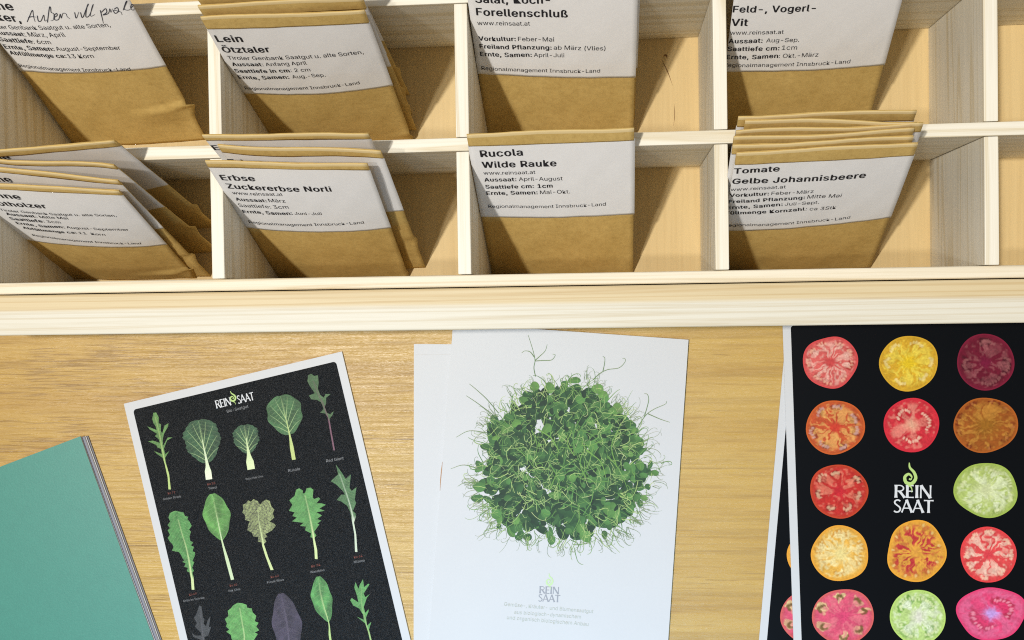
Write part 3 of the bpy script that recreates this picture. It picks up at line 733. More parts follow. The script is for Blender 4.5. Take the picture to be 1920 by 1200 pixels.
GD = lin((48, 84, 54)); GB = lin((82, 142, 74)); PU = lin((62, 54, 70)); VL = lin((168, 190, 130)); VW = lin((196, 210, 150)); ST = lin((200, 212, 150)); SW = lin((226, 232, 200))
ZP = ZC + .00013
Z3, Z2 = (220, 862), (220, 650)
def traced_leaf(pts, org, spine, green, vein, stemc, blade_end, stem_w, z, seed, vk=.3, netted=0.0):
    out = [(org[0] + x / 3.55, org[1] + y / 3.55) for x, y in pts]
    sp = spline([(org[0] + x / 3.55, org[1] + y / 3.55) for x, y in spine], 60)
    seg = np.linalg.norm(np.diff(sp, axis=0), axis=1); cum = np.concatenate([[0], np.cumsum(seg)]); tot = cum[-1]
    o2 = []
    for i, p in enumerate(out):
        q = out[(i + 1) % len(out)]; o2 += [p, ((p[0] + q[0]) / 2, (p[1] + q[1]) / 2)]
    n = len(o2); xs = [p[0] for p in o2]; ys = [p[1] for p in o2]
    def insd(x, y):
        c = False; j = n - 1
        for i in range(n):
            if (ys[i] > y) != (ys[j] > y) and x < (xs[j] - xs[i]) * (y - ys[i]) / (ys[j] - ys[i]) + xs[i]: c = not c
            j = i
        return c
    V = [Vector(p) for p in o2]; st = 1.15
    y = min(ys)
    while y < max(ys):
        x = min(xs)
        while x < max(xs):
            px_, py_ = x + rng.uniform(-.3, .3) * st, y + rng.uniform(-.3, .3) * st
            if insd(px_, py_): V.append(Vector((px_, py_)))
            x += st
        y += st
    res = mathutils.geometry.delaunay_2d_cdt(V, [(i, (i + 1) % n) for i in range(n)], [], 1, 1e-4)
    vs, fs = res[0], res[2]; C = []
    for v in vs:
        dd = np.linalg.norm(sp - np.array(v), axis=1); k = int(dd.argmin()); u = cum[k] / tot; d = dd[k]
        side = 1 if v.x > sp[k][0] else -1
        k1 = vnoise(v.x * .16, v.y * .16, seed); k2 = vnoise(v.x * .55, v.y * .55, seed + 1)
        c = tuple(g * .86 * (.58 + .42 * k1 + .34 * k2 + (.06 if side > 0 else -.04)) for g in green)
        ph = ((cum[k] - .9 * d) / 6.5 + .3 * side + .25 * k1) % 1.0
        vm = max(0, 1 - abs(ph - .5) / .16) * (1 if d > 1 else 0)
        c = mixc(c, vein, min(1, vm * vk * (.6 + .6 * k2)))
        if netted: c = mixc(c, vein, min(1, netted * max(0, 1 - abs(k2 - .5) / .16)))
        w_ = max(.95, stem_w * (.35 + .65 * min(1, u / blade_end)))
        c = mixc(c, stemc, max(0, min(1, 1.5 - d / w_)) * (.35 + .65 * min(1, (u / blade_end) ** 1.5)))
        if u > blade_end: c = mixc(c, stemc, min(1, (u - blade_end) / .06))
        C.append(c)
    mb = MB(); mb.add([at(v.x, v.y, z) for v in vs], [tuple(reversed(f)) if (vs[f[1]] - vs[f[0]]).cross(vs[f[2]] - vs[f[0]]) > 0 else tuple(f) for f in fs], C)
    return mb
TRACED = [
    ([(375,343),(350,355),(340,385),(352,410),(335,435),(350,455),(335,470),(350,500),(335,520),(350,545),(365,560),(375,580),(363,605),(385,610),(410,615),(425,635),(430,650),(445,670),(432,680),(455,690),(445,712),(470,720),(462,742),(480,750),(490,790),(495,865),(513,865),(507,780),(500,750),(510,740),(498,720),(512,680),(500,675),(515,640),(517,615),(500,610),(510,580),(490,570),(505,550),(485,540),(480,510),(490,480),(478,465),(495,440),(480,410),(465,395),(473,380),(450,375),(440,350),(410,345),(390,340)],
     Z3, [(405,400),(430,490),(460,590),(485,720),(503,865)], GB, VL, ST, .80, 1.5, 6, .22, 0),
    ([(1190,200),(1180,240),(1145,270),(1165,300),(1142,340),(1180,350),(1165,375),(1195,385),(1162,410),(1200,415),(1240,420),(1215,440),(1255,445),(1250,470),(1290,490),(1285,515),(1300,520),(1312,600),(1315,660),(1333,662),(1330,600),(1312,520),(1325,505),(1310,480),(1345,430),(1330,425),(1358,405),(1330,395),(1362,370),(1325,350),(1380,340),(1345,325),(1388,300),(1360,290),(1325,290),(1350,260),(1340,250),(1310,262),(1300,250),(1305,200),(1285,185),(1260,190),(1250,220),(1235,225),(1235,205),(1210,190)],
     Z3, [(1250,240),(1275,350),(1295,450),(1310,540),(1323,660)], lin((92, 150, 80)), lin((132, 176, 96)), ST, .70, 1.8, 9, .3, 0),
    ([(870,270),(855,290),(835,300),(840,330),(832,350),(850,370),(850,400),(880,410),(870,440),(865,470),(895,485),(905,510),(940,515),(935,545),(960,550),(965,575),(985,640),(1020,735),(1040,733),(1005,650),(985,590),(975,560),(992,545),(980,520),(1000,515),(985,495),(1030,470),(1055,440),(1040,420),(1010,415),(1045,385),(1035,360),(1045,330),(1025,310),(1015,275),(990,265),(965,280),(950,300),(935,275),(905,262),(890,280)],
     Z3, [(935,330),(945,420),(960,500),(980,590),(1030,734)], lin((150, 160, 104)), lin((46, 38, 46)), lin((196, 208, 146)), .52, 1.6, 8, .8, .95),
    ([(1455,785),(1470,850),(1420,895),(1460,920),(1500,960),(1515,985),(1490,985),(1460,1020),(1490,1030),(1530,1060),(1550,1100),(1560,1150),(1578,1250),(1582,1366),(1598,1366),(1590,1250),(1575,1170),(1588,1130),(1585,1110),(1568,1095),(1590,1040),(1580,1020),(1592,935),(1560,960),(1545,940),(1555,850),(1520,880),(1495,840)],
     Z2, [(1480,850),(1515,950),(1550,1060),(1575,1180),(1590,1366)], lin((76, 116, 72)), VL, lin((196, 206, 180)), .55, 1.2, 10, .2, 0),
    ([(240,440),(232,480),(240,510),(255,530),(262,555),(200,530),(215,550),(265,580),(250,595),(275,615),(283,640),(235,625),(205,630),(260,655),(265,670),(290,680),(297,715),(270,705),(245,695),(265,715),(302,740),(315,780),(335,870),(340,950),(356,950),(345,850),(322,770),(318,740),(345,695),(318,715),(312,690),(310,680),(330,625),(368,603),(335,605),(305,660),(302,620),(310,580),(338,530),(340,510),(315,525),(298,580),(290,560),(290,515),(275,510),(275,470),(258,438)],
     Z2, [(253,470),(275,560),(295,660),(312,750),(348,950)], lin((96, 140, 72)), VL, lin((176, 196, 118)), .62, 1.3, 1, .2, 0),
    ([(1270,190),(1265,230),(1280,260),(1300,290),(1315,310),(1275,325),(1290,350),(1330,355),(1355,370),(1365,390),(1372,415),(1350,440),(1385,445),(1400,470),(1415,560),(1438,690),(1449,690),(1425,560),(1412,480),(1432,455),(1440,430),(1415,450),(1395,440),(1380,400),(1390,375),(1390,340),(1420,315),(1385,315),(1375,340),(1350,320),(1335,280),(1340,240),(1335,190),(1310,195),(1290,180)],
     Z2, [(1305,230),(1340,320),(1380,410),(1410,510),(1443,690)], lin((76, 108, 68)), lin((120, 130, 90)), lin((116, 78, 92)), .55, 1.0, 5, .2, 0),
    ([(545,970),(525,1030),(510,1050),(530,1090),(515,1110),(555,1150),(560,1170),(520,1170),(495,1150),(505,1180),(560,1200),(580,1330),(595,1330),(580,1180),(605,1170),(625,1110),(610,1115),(620,1040),(600,1070),(590,1110),(575,1090),(580,1060),(570,1050),(565,1010),(560,975)],
     Z3, [(552,1000),(562,1100),(570,1180),(588,1330)], lin((62, 64, 66)), lin((88, 86, 90)), lin((86, 84, 88)), .7, 1.0, 11, .2, 0),
    ([(800,952),(770,970),(755,990),(735,1005),(740,1040),(715,1060),(730,1090),(722,1110),(745,1130),(725,1145),(755,1165),(760,1190),(790,1260),(830,1350),(850,1350),(880,1260),(915,1190),(935,1160),(915,1150),(945,1135),(925,1110),(940,1085),(915,1075),(925,1040),(900,1015),(895,990),(865,985),(860,965),(830,955)],
     Z3, [(815,990),(830,1080),(845,1180),(840,1350)], lin((98, 160, 84)), VL, ST, .85, 1.3, 12, .22, 0),
    ([(1635,795),(1615,830),(1605,860),(1585,815),(1577,850),(1595,905),(1605,950),(1560,920),(1550,935),(1570,970),(1610,990),(1635,1030),(1640,1065),(1595,1045),(1620,1065),(1650,1090),(1670,1150),(1690,1240),(1702,1240),(1675,1130),(1690,1080),(1662,1105),(1655,1050),(1672,1010),(1672,995),(1650,1020),(1640,980),(1660,920),(1680,895),(1650,915),(1640,890),(1678,830),(1670,825),(1640,850),(1640,830)],
     Z3, [(1625,860),(1625,950),(1648,1060),(1672,1150),(1696,1240)], lin((92, 154, 82)), VL, lin((150, 180, 110)), .7, 1.2, 15, .2, 0),
]
for pts, org, spn, gr, vn, stc, be, sw, sd, vk, net in TRACED:
    traced_leaf(pts, org, spn, gr, vn, stc, be, sw, ZP, sd, vk, net).build('printed_leaf', PRINT_LEAF, pn)
LEAVES = [
    ((372, 788), (388, 868), (392, 899), 36, 'round', GD, VL, SW, 12, 2, 0, 9, .06, .15),
    ((458, 797), (466, 850), (471, 880), 26, 'round', GD, VL, lin((214, 224, 172)), 14, 3, 0, 9, .08, .15),
    ((526, 742), (543, 815), (551, 862), 34, 'round', g2, VL, lin((186, 198, 120)), 7, 4, 0, 0, 0, .1),
    ((398, 926), (416, 1013), (436, 1087), 25, 'oval', lin((92, 146, 70)), VL, lin((196, 210, 168)), 6, 7, 0, 0, 0, .1),
    ((527, 1113), (545, 1240), (550, 1262), 27, 'oval', PU, lin((98, 88, 104)), PU, 5, 13, -3, 0, 0, .1),
    ((597, 1081), (616, 1166), (622, 1215), 19, 'oval', GB, VL, lin((170, 196, 120)), 4, 14, 3, 0, 0, .1),
]
for q in LEAVES:
    tip, base, end, hwid, kind, gr, vn, stc, sw, sd, bd, te, de, swp = q
    leaf(tip, base, end, hwid, kind, gr, vn, stc, sw, ZP, sd, bd, te, de, swp).build('printed_leaf', PRINT_LEAF, pn)
ma, mg = MB(), MB()
sx = (9.6, -2.4); sy = (3.6, 17.5)
def up(o, h, ang):   # axis vectors of a line of lettering of height h tilted by ang degrees
    a = math.radians(ang); return (h * math.cos(a), -h * math.sin(a)), (-h * math.sin(a), -h * math.cos(a))
ux, uy = up(0, 15, 13.4)
pr, wr = word('REIN', .03); k = 29 / (wr * 15)
place2d(pr, (406, 766), (ux[0] * k, ux[1] * k), uy, ZP, ma)
pr, wr = word('SAAT', -.02); k = 32 / (wr * 15)
place2d(pr, (446.5, 757), (ux[0] * k, ux[1] * k), uy, ZP, ma)
ux2, uy2 = up(0, 15, 13.4); place2d(flame(), (433, 757), ux2, uy2, ZP + .00003, mg)
ma.build('printed_mark', WHITEINK, pn); mg.build('printed_flame', LIME, pn)
for s, x, y, L in (('Golden Streak', 306, 938, 34), ('Tatsoi', 391, 918, 16), ('Baby Pak Choi', 461, 900, 33), ('Rucola', 541, 885, 22), ('Red Giant', 612, 867, 33),
                   ('Grün im Schnee', 344, 1129, 40), ('Pak Choi', 429, 1110, 22), ('Purple Wave', 501, 1094, 32), ('Wasabino', 582, 1075, 27), ('Mizuna', 664, 1056, 20)):
    mc = MB(); print_text(mc, s, (x, y), (x + L * .985, y - L * .17), ZP); mc.build('printed_caption', SMALLINK, pn)
for s, x, y, L in (('Ko 72', 315, 927, 14), ('Ko 58', 389, 910, 15), ('Ko 69', 355, 1117, 14), ('Ko 60', 431, 1100, 14), ('Ko 62', 508, 1084, 15), ('Ko 74', 584, 1064, 17), ('Ko 64', 664, 1047, 16)):
    mc = MB(); print_text(mc, s, (x, y), (x + L * .985, y - L * .17), ZP); mc.build('printed_number', REDINK, pn)
mc = MB(); print_text(mc, 'Bio-Saatgut', (426, 774), (466, 764), ZP)
mc.build('printed_caption', SMALLINK, pn)

# ---- white cards with pea shoots
wc2 = rect((776, 645), (1218, 648), .148, .0004)
wcard2, sh2 = card('plain_card', 'plain white card lying half under the pea shoot card', 'postcard', wc2, .00005, .0004, CARD, None, SHEET)
mb = MB(); v, f = ribbon([(779, 665.5), (812, 665), (844, 664.5)], 1.0); mb.add(put(v, .00046), f); mb.build('printed_line', LINEINK, sh2)
mb = MB(); v, f = ribbon([(829.5, 866), (828, 880), (826, 900), (825, 920)], 2.0, lambda t: math.sin(math.pi * min(max(t, .08), .92))); mb.add(put(v, .00046), f); mb.build('gap_sliver', GAP_BROWN, sh2)  # brown sliver added for the table and shade showing in the cards' gap
ZW = .0019
wa, wb = at(849.5, 606, ZW), at(1291, 637, ZW)
wd_, wc_ = at(805, 1200, ZW), at(1253, 1200, ZW)
wcr = [wa, wb, wb + (wc_ - wb) * 1.06, wa + (wd_ - wa) * 1.06]
wcard, shw = card('pea_shoot_card', 'white card printed with a round tuft of pea shoots', 'postcard', wcr, .0007, ZW, CARD, None, SHEET)
ZQ = ZW + .00006
pm = MB(); nlay = [0]
def lay(): nlay[0] += 1; return ZQ + nlay[0] * 6e-8
CX, CY = 1057, 868
def inside(r): 
    t = rng.uniform(0, 2 * math.pi); q = math.sqrt(rng.random()) * r
    return t, q
def ballr(t):   # outline of the tuft (px), angle 0 = right, +90 = down
    return 163 * (1 + .025 * math.sin(3 * t + .6) + .03 * math.sin(5 * t + 2) + .03 * math.sin(9 * t + 1)) * (1.02 if math.sin(t) > 0 else .96)
LITE, MIDG, DARKG, DEEP = lin((118, 158, 72)), lin((82, 128, 66)), lin((52, 92, 52)), lin((26, 48, 34))
def blob(cx, cy, rx, ry, ang, col, fold=True):
    z = lay(); n = 14; V = []; C = []
    ca, sa = math.cos(ang), math.sin(ang)
    V.append((cx, cy)); C.append(tuple(c * 1.1 for c in col))
    ph = rng.random() * 6
    for i in range(n):
        t = 2 * math.pi * i / n; k = 1 + .10 * math.sin(2 * t + ph) + .06 * math.sin(3 * t + ph * 2)
        x, y = rx * k * math.cos(t), ry * k * math.sin(t)
        V.append((cx + x * ca - y * sa, cy + x * sa + y * ca))
        sh = .82 + .30 * (1 if math.sin(t) < 0 else 0) + .1 * rng.random()
        C.append(tuple(c * sh for c in col))
    F = [(0, 1 + (i + 1) % n, 1 + i) for i in range(n)]
    pm.add([at(x, y, z) for x, y in V], F, C)
def tendril(pts, wd, col, tap=True):
    z = lay(); s = spline(pts, 6); v, f = ribbon(s, wd, (lambda t: 1 - .65 * t) if tap else None)
    k = len(s); C = [tuple(c * (0.9 + .25 * ((i % k) / k)) for c in col) for i in range(len(v))]
    pm.add([at(x, y, z) for x, y in v], f, C)
def curl(x, y, ang, L, turn, wd, col):
    """a tendril that winds up towards its end"""
    pts = [(x, y)]; n = 9; a = ang
    for i in range(n):
        k = (i / n)
        a += turn * (k ** 2.2) * 1.1 + rng.uniform(-.14, .14)
        st = L / n * (1 - .55 * k * min(1, abs(turn)))
        x += math.cos(a) * st; y += math.sin(a) * st; pts.append((x, y))
    tendril(pts, wd, col)
def rim_pt(t, q): r = ballr(t) * q; return CX + 1.03 * r * math.cos(t), CY + .96 * r * math.sin(t)
# deep interior first, then leaves and stems from back to front
for i in range(520):
    t, q = inside(.88); x, y = rim_pt(t, q); blob(x, y, rng.uniform(9, 18), rng.uniform(7, 13), rng.uniform(0, 3.1), mixc(DEEP, DARKG, rng.random() * .7))
for i in range(80):
    t = rng.uniform(0, 2 * math.pi); x, y = rim_pt(t, rng.uniform(.66, .97)); curl(x, y, t + rng.gauss(0, .6), rng.uniform(18, 46), rng.choice((-1, 1)) * rng.uniform(0, 1.2), rng.uniform(.7, 1.3), mixc(MIDG, lin((120, 128, 96)), rng.random()))
for i in range(240):
    t, q = inside(.98); x, y = rim_pt(t, q); m = rng.random()
    blob(x, y, rng.uniform(5, 12), rng.uniform(4, 8), rng.uniform(0, 3.1), mixc(mixc(DARKG, MIDG, m), DEEP, .2 + .4 * rng.random()))
for i in range(240):
    t, q = inside(.98); x, y = rim_pt(t, q); a = (t if q > .6 else rng.uniform(0, 6.3)) + rng.gauss(0, .8)
    curl(x, y, a, rng.uniform(16, 60), rng.choice((-1, 1)) * rng.uniform(.1, 1.5), rng.uniform(.8, 1.8), mixc(mixc(DARKG, MIDG, rng.random()), LITE, rng.random() * .8))
for i in range(105):
    t, q = inside(1.01); x, y = rim_pt(t, q); m = rng.random()
    g = mixc(mixc(MIDG, DARKG, rng.random()), LITE, .6 * m * m * (1 if y < CY else .5)); a = rng.uniform(0, 3.1); r = rng.uniform(6, 12)
    blob(x, y, r, r * rng.uniform(.6, .9), a, g)
    if r > 10: v0 = (x - r * .8 * math.cos(a), y - r * .8 * math.sin(a)); tendril([v0, (x, y + 1), (x + r * .8 * math.cos(a), y + r * .8 * math.sin(a))], .8, mixc(g, LITE, .6), False)
for i in range(500):
    t, q = inside(1.0); x, y = rim_pt(t, q); a = (t if q > .7 else rng.uniform(0, 6.3)) + rng.gauss(0, .7)
    curl(x, y, a, rng.uniform(14, 52), rng.choice((-1, 1)) * rng.uniform(.1, 1.9), rng.uniform(.9, 1.7), mixc(MIDG, lin((172, 190, 118)), rng.random()))
for i in range(95):
    t, q = inside(.85); x, y = rim_pt(t, q); blob(x, y, rng.uniform(4, 9), rng.uniform(3, 6), rng.uniform(0, 3.1), mixc(DEEP, DARKG, rng.random() * .3))
for i in range(140):
    t, q = inside(.95); x, y = rim_pt(t, q); a = rng.uniform(0, 6.3)
    curl(x, y, a, rng.uniform(14, 48), rng.choice((-1, 1)) * rng.uniform(.2, 1.9), rng.uniform(.8, 1.4), mixc(MIDG, lin((176, 188, 128)), rng.random()))
for i in range(26):
    t, q = inside(.6); x, y = rim_pt(t, q); a = rng.uniform(0, 6.3); L = rng.uniform(40, 90)
    tendril([(x, y), (x + L * .5 * math.cos(a) + rng.uniform(-6, 6), y + L * .5 * math.sin(a)), (x + L * math.cos(a + .2), y + L * math.sin(a + .2))], rng.uniform(1.6, 2.8), mixc(MIDG, LITE, rng.random()))
# wisps leaving the tuft
WISP = lin((118, 132, 92))
for i in range(135):
    t = rng.uniform(0, 2 * math.pi); x, y = rim_pt(t, rng.uniform(.93, 1.02)); n = rng.randint(1, 3); L = rng.uniform(22, 58)
    for j in range(n):
        curl(x, y, t + rng.gauss(0, .45), L * rng.uniform(.6, 1), rng.choice((-1, 1)) * rng.uniform(.2, 1.7), rng.uniform(.5, .9), mixc(WISP, MIDG, rng.random() * .6))
for pts in ([(1004, 706), (1001, 690), (1003, 676), (1000, 660), (994, 640), (990, 628)], [(1003, 676), (1012, 668), (1022, 658), (1026, 646)], [(1003, 677), (1018, 676), (1034, 675), (1041, 666), (1036, 664)], [(1002, 670), (994, 660), (984, 658), (978, 662)],
            [(1112, 712), (1125, 700), (1140, 693), (1160, 690), (1171, 680), (1172, 673), (1167, 672)], [(1130, 698), (1133, 684), (1134, 672), (1130, 668)], [(1190, 812), (1208, 782), (1225, 768), (1247, 758), (1250, 752)], [(1208, 782), (1216, 752), (1214, 740), (1208, 738)],
            [(1215, 776), (1238, 786), (1256, 792)], [(935, 775), (912, 748), (890, 728), (880, 720)], [(930, 782), (895, 756), (874, 742)], [(915, 812), (880, 808), (855, 820)], [(900, 880), (870, 872), (845, 879)], [(898, 905), (872, 905), (858, 912)]):
    tendril(pts, 1.5, mixc(WISP, MIDG, .45))
pm.build('printed_pea_shoots', PRINT_PEA, shw)
ma, mg, mt = MB(), MB(), MB()
ux, uy = up(0, 13.5, -3); pr, wr = word('REIN', .06); k = 37 / (wr * 13.5); place2d(pr, (1011, 1112.5), (ux[0] * k, ux[1] * k), uy, ZQ, ma)
pr, wr = word('SAAT', .0); k = 41 / (wr * 13.5); place2d(pr, (1009, 1127.5), (ux[0] * k, ux[1] * k), uy, ZQ, ma)
ux2, uy2 = up(0, 17, -3); place2d(flame(), (1023, 1101), ux2, uy2, ZQ + .00003, mg)
for s, a, b in (('Gemüse-\u201a Kräuter- und Blumensaatgut', (945, 1136), (1112, 1150)), ('aus biologisch-dynamischem', (964, 1151), (1089, 1160)), ('und organisch biologischem Anbau', (950, 1161), (1103, 1174))):
    print_text(mt, s, a, b, ZQ + .00005)
ma.build('printed_mark', GREYINK, shw); mg.build('printed_flame', ink('pale_lime_ink', (0.50, 0.66, 0.36)), shw); mt.build('lettering', FAINT, shw)

# ---- tomato cards
def tomato(mb, cx, cy, rx, ry, kind, seed, place):
    pal = TOM[kind]; NR, NTH = 34, 150
    r_ = random.Random(seed); ph = [r_.uniform(0, 6.28) for _ in range(8)]
    lob = pal.get('lobes', 6); rag = pal.get('rag', .02)
    out = [1 + rag * math.sin(2 * t + ph[0]) + rag * .8 * math.sin(3 * t + ph[1]) + rag * .5 * math.sin(5 * t + ph[2]) for t in [2 * math.pi * i / NTH for i in range(NTH)]]
    sk, fl, gel, seedc, core, ray = [lin(pal[k]) for k in ('skin', 'flesh', 'gel', 'seed', 'core', 'ray')]
    op = pal.get('open', .62); rc, rw = pal.get('rc', .66), pal.get('rw', .22); cells = []; seeds = []
    for k in range(lob):
        c = ph[3] + 2 * math.pi * (k + r_.uniform(-.2, .2)) / lob; h = math.pi / lob * op * r_.uniform(.75, 1.2)
        c_r, c_w = rc + r_.uniform(-.05, .04), rw * r_.uniform(.75, 1.25); cells.append((c, h, c_r, c_w, r_.uniform(.5, 1.0)))
        for m in range(pal.get('nseed', 6)):
            q = -1 + 2 * (m + .5) / pal.get('nseed', 6)
            seeds.append((c + h * q * r_.uniform(.75, 1.0), c_r + c_w * (.45 - .5 * q * q) + r_.uniform(-.03, .03)))
    V = []; C = []; F = []
    for i in range(NR + 1):
        rho = i / NR
        for j in range(NTH):
            t = 2 * math.pi * j / NTH; k = out[j]
            X, Y = rho * math.cos(t), rho * math.sin(t)
            V.append(place(cx + rx * k * X, cy + ry * k * Y))
            n = vnoise(X * 5, Y * 5, seed); n1 = vnoise(X * 11, Y * 11, seed + 1); n2 = vnoise(X * 24, Y * 24, seed + 2)
            tw = t + .35 * (n - .5); rw_ = rho + .16 * (n1 - .5)
            loc = tongue = 0
            for c, h, c_r, c_w, st in cells:
                d = (tw - c + math.pi) % (2 * math.pi) - math.pi
                e = 1 - (d / h) ** 2 - ((rw_ - c_r) / c_w) ** 2
                if e > 0: loc = max(loc, min(1, e * 3.0) * st)
                e = 1 - (d / (h * .55)) ** 2 - ((rw_ - (c_r - c_w * .75)) / (c_w * 1.15)) ** 2
                if e > 0: tongue = max(tongue, min(1, e * 2.2) * st)
            col = mixc(fl, sk, max(0, min(1, (rho - .84) / .12)) * .75)
            col = mixc(col, core, min(1, max(0, 1.35 * (1 - rho / pal.get('cr', .34)) + .5 * (n1 - .5))))
            col = mixc(col, gel, loc * pal.get('gelk', .85))
            col = mixc(col, ray, tongue * (.55 + .6 * n2) * pal.get('tk', .9))
            A = max(2.2, lob * .62); tv = t + .5 * (n - .5) + .22 * (n1 - .5); ns = vnoise(A * math.cos(tv) * (1 + .22 * rho) + 3, A * math.sin(tv) * (1 + .22 * rho) + 7, seed + 5)
            sk_ = max(0, min(1, (ns - pal.get('sth', .50)) / .12)) * max(0, min(1, (rho - .14) / .14)) * max(0, min(1, (.86 - rho) / .14)) * (1 - .75 * loc)
            col = mixc(col, ray, sk_ * pal.get('sk', .62))
            wallk = max(0, 1 - abs(loc - .25) / .25) if loc else 0
            col = mixc(col, tuple(c * .55 for c in fl), wallk * .35)
            sp = max(0, n1 - .62) * 2.2 * (1 if .2 < rho < .9 else 0); col = mixc(col, ray, min(.5, sp))
            for sa, sr in seeds:
                dx = (t - sa + math.pi) % (2 * math.pi) - math.pi
                if abs(dx) < .14 and abs(rho - sr) < .09:
                    d = (dx * rho / .045) ** 2 + ((rho - sr) / .07) ** 2
                    if d < 1: col = mixc(col, seedc, (1 - d) ** .4 * .8)
            col = tuple(max(0, c * (.60 + .30 * n2 + .16 * n)) for c in col)
            if rho > .965: col = mixc(col, sk, .8)
            C.append(col)
    for i in range(NR):
        for j in range(NTH):
            a, b = i * NTH + j, i * NTH + (j + 1) % NTH
            F.append((a, a + NTH, b + NTH, b))
    mb.add(V, F, C)
TOM = {
    'pink': dict(skin=(206, 72, 72), flesh=(216, 98, 92), gel=(168, 44, 40), seed=(240, 180, 150), core=(204, 74, 72), ray=(240, 190, 172), lobes=9, rc=.76, rw=.12, cr=.42, rag=.035, nseed=3, rayk=1, open=.7),
    'yellow': dict(skin=(206, 160, 44), flesh=(214, 166, 46), gel=(188, 134, 40), seed=(236, 214, 140), core=(232, 196, 40), ray=(240, 216, 84), lobes=6, rc=.74, rw=.14, rag=.02, gelk=.6, cr=.5),
    'purple': dict(skin=(122, 28, 52), flesh=(110, 26, 46), gel=(58, 22, 30), seed=(150, 90, 90), core=(118, 26, 56), ray=(150, 84, 88), lobes=4, rc=.68, rw=.18, rag=.01, cr=.3, nseed=8),
    'bronze': dict(skin=(196, 92, 40), flesh=(196, 84, 48), gel=(92, 40, 38), seed=(206, 160, 150), core=(206, 66, 48), ray=(232, 176, 98), lobes=7, rc=.74, rw=.14, rag=.02, nseed=5, cr=.4),
    'red': dict(skin=(206, 44, 58), flesh=(210, 52, 62), gel=(176, 20, 32), seed=(240, 196, 170), core=(232, 170, 140), ray=(232, 150, 130), lobes=3, rc=.54, rw=.22, rag=.012, open=.75, cr=.36, nseed=9, rayk=1),
    'brown': dict(skin=(172, 92, 34), flesh=(160, 88, 34), gel=(116, 40, 22), seed=(180, 110, 60), core=(158, 104, 34), ray=(196, 136, 56), lobes=9, rc=.84, rw=.10, rag=.018, gelk=.9, cr=.6, nseed=1, sk=.7),
    'redbrown': dict(skin=(186, 66, 38), flesh=(196, 50, 44), gel=(86, 34, 28), seed=(220, 176, 140), core=(206, 44, 52), ray=(226, 130, 104), lobes=7, rc=.70, rw=.16, rag=.02, nseed=5, cr=.45),
    'greenwhite': dict(skin=(156, 178, 78), flesh=(180, 196, 110), gel=(128, 152, 66), seed=(222, 226, 170), core=(216, 222, 166), ray=(226, 232, 190), lobes=8, rc=.74, rw=.14, rag=.03, gelk=.65, cr=.55, nseed=4),
    'gold': dict(skin=(226, 156, 52), flesh=(232, 176, 76), gel=(198, 132, 48), seed=(240, 216, 150), core=(240, 216, 140), ray=(244, 224, 160), lobes=6, rc=.72, rw=.12, rag=.025, gelk=.7, cr=.5, nseed=3),
    'streak': dict(skin=(226, 158, 52), flesh=(230, 164, 66), gel=(186, 90, 34), seed=(240, 206, 130), core=(232, 160, 70), ray=(190, 30, 58), lobes=11, rc=.78, rw=.10, rag=.04, gelk=.5, cr=.10, nseed=1, rayk=1, sk=.9, sth=.50),
    'coral': dict(skin=(222, 64, 66), flesh=(226, 78, 78), gel=(200, 50, 48), seed=(244, 200, 170), core=(226, 70, 78), ray=(246, 210, 186), lobes=8, rc=.78, rw=.12, rag=.012, nseed=5, cr=.34, rayk=1, gelk=.7),
    'rose': dict(skin=(206, 94, 88), flesh=(220, 86, 112), gel=(232, 222, 150), seed=(110, 84, 40), core=(222, 74, 112), ray=(230, 120, 130), lobes=7, rc=.70, rw=.22, rag=.02, nseed=8, cr=.45, open=.5),
    'green': dict(skin=(178, 206, 104), flesh=(190, 214, 130), gel=(104, 154, 54), seed=(224, 232, 170), core=(226, 222, 200), ray=(234, 238, 206), lobes=4, rc=.66, rw=.22, rag=.012, nseed=9, cr=.4, open=.7, rayk=1),
    'magenta': dict(skin=(222, 60, 108), flesh=(228, 100, 140), gel=(168, 14, 44), seed=(244, 150, 170), core=(206, 160, 226), ray=(232, 60, 110), lobes=2, rc=.48, rw=.26, rag=.05, open=.85, cr=.36, nseed=10, rayk=1),
}
SLICES = [(1557, 679, 50, 50, 'pink'), (1704, 681, 55, 52, 'yellow'), (1848, 679, 54, 53, 'purple'), (1566, 801, 55, 51, 'bronze'), (1709, 797, 52, 51, 'red'), (1848, 797, 60, 52, 'brown'),
          (1573, 921, 54, 51, 'redbrown'), (1849, 919, 59, 52, 'greenwhite'), (1575, 1038, 55, 51, 'gold'), (1718, 1034, 57, 56, 'streak'), (1853, 1040, 53, 52, 'coral'),
          (1581, 1156, 57, 53, 'rose'), (1721, 1157, 52, 52, 'green'), (1859, 1150, 62, 52, 'magenta')]
ZTM = .0018
ta, td = at(1467, 596, ZTM), at(1488, 1200, ZTM)
dv = (td - ta) / np.linalg.norm(td - ta); dh = np.array([-dv[1], dv[0], 0])
tc = [ta, ta + dh * .105, ta + dh * .105 + dv * .148, ta + dv * .148]
tcard, tsh = card('tomato_card', 'upper black postcard with rows of coloured tomato slices', 'postcard', tc, .0012, ZTM, CARD, 'tomato postcards', SHEET)
pan = inner(tc, .0034, ZTM + .00006)
tpn = mesh_obj('printed_panel', pan, [tuple(reversed(range(len(pan))))], BLACK_FLAT, tcard)
for i, (x, y, rx, ry, kd) in enumerate(SLICES):
    mb = MB(); tomato(mb, x, y, rx, ry, kd, 60 + i, lambda a, b: at(a, b, ZTM + .00011)); mb.build('printed_tomato', PRINT_TOM, tpn)
ma, mg = MB(), MB()
ux, uy = up(0, 24, -1); pr, wr = word('REIN', .06); k = 70 / (wr * 24); place2d(pr, (1677, 933), (ux[0] * k, ux[1] * k), uy, ZTM + .00011, ma)
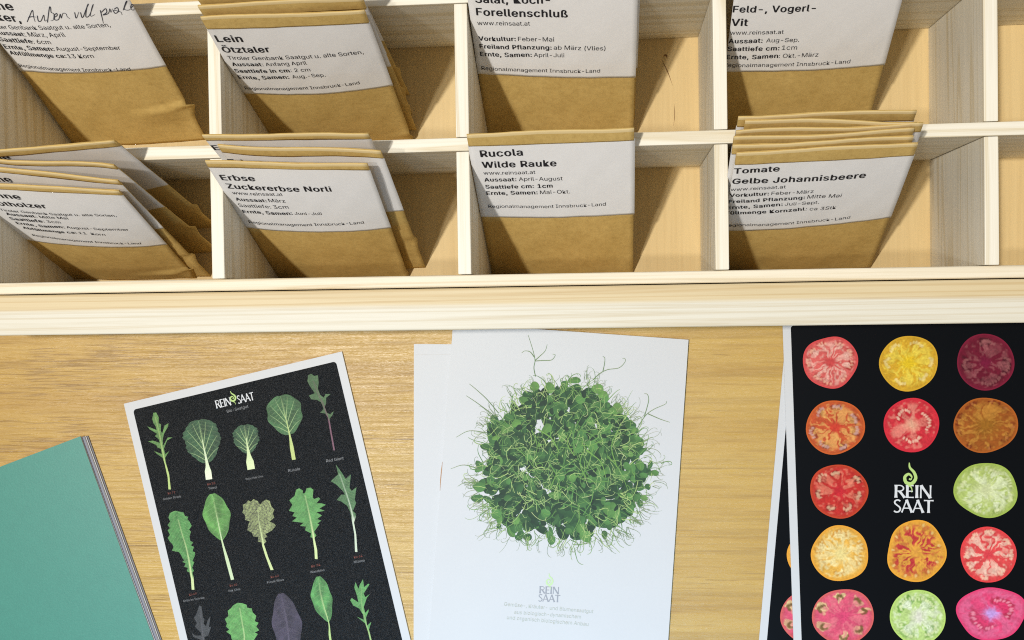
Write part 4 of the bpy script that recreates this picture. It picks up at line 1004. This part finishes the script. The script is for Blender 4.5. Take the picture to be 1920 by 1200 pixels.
pr, wr = word('SAAT', .0); k = 75 / (wr * 24); place2d(pr, (1675, 960.5), (ux[0] * k, ux[1] * k), uy, ZTM + .00011, ma)
ux2, uy2 = up(0, 31, -3); place2d(flame(), (1693, 915), (ux2[0] * 1.0, ux2[1] * 1.0), uy2, ZTM + .00014, mg)
ma.build('printed_mark', WHITEINK, tpn); mg.build('printed_flame', LIME, tpn)
# the lower one: the same card, turned a little and pushed to the left
low = tcard.copy(); COL.objects.link(low); low['label'] = 'lower black tomato postcard, its white left border sticking out at an angle'
lows = {}
for ch in list(tcard.children):
    c = ch.copy(); COL.objects.link(c); c.parent = low
    for g in ch.children:
        d = g.copy(); COL.objects.link(d); d.parent = c
qa, qd = at(1477, 590, .0008), at(1423, 1200, .0008)
ql = (qd - qa) / np.linalg.norm(qd - qa)
rot = math.atan2(ql[1], ql[0]) - math.atan2(dv[1], dv[0])
low.rotation_euler = (0, 0, rot)
loc = np.array(tcard.location); rel = ta - loc
rr = np.array([[math.cos(rot), -math.sin(rot), 0], [math.sin(rot), math.cos(rot), 0], [0, 0, 1]]) @ rel
low.location = (qa[0] - rr[0], qa[1] - rr[1], .00035)

# ---- teal cards, lower left
def teal_card(name, label, tl, tr, dn, z0, z1, mat, side):
    a, b = at(*tl, z1), at(*tr, z1); e = at(*dn, z1)
    v = (e - b) / np.linalg.norm(e - b); h = np.array([v[1], -v[0], 0]) * -1
    d = (a - b); 
    return card(name, label, 'card', [b + d / np.linalg.norm(d) * .105, b, b + v * .148, b + d / np.linalg.norm(d) * .105 + v * .148], z0, z1, mat, 'stacked cards at the lower left', side)
DARKC = paper('slate_card', (0.22, 0.22, 0.26), .5, .4)
teal_card('greeting_card', 'lowest dark edged card of the stack under the teal card', (-60, 902), (165, 817), (303, 1200), .0001, .0006, GREYCARD, GREYCARD)
teal_card('greeting_card', 'white edged card second from the bottom under the teal card', (-60, 901), (161, 817.5), (299, 1200), .0008, .0013, CARD, SHEET)
teal_card('greeting_card', 'slate grey card between the white edged card and the teal card', (-60, 900), (158, 818), (296, 1200), .0015, .0020, DARKC, SHEET)
teal_card('greeting_card', 'white sheet lying directly beneath the teal card', (-60, 898), (152, 818), (290.5, 1200), .0022, .0026, CARD, SHEET)
teal_card('greeting_card', 'teal green card on top of the stack at the lower left', (-60, 898), (150.5, 818), (288, 1200), .0028, .0032, TEAL, CARD)
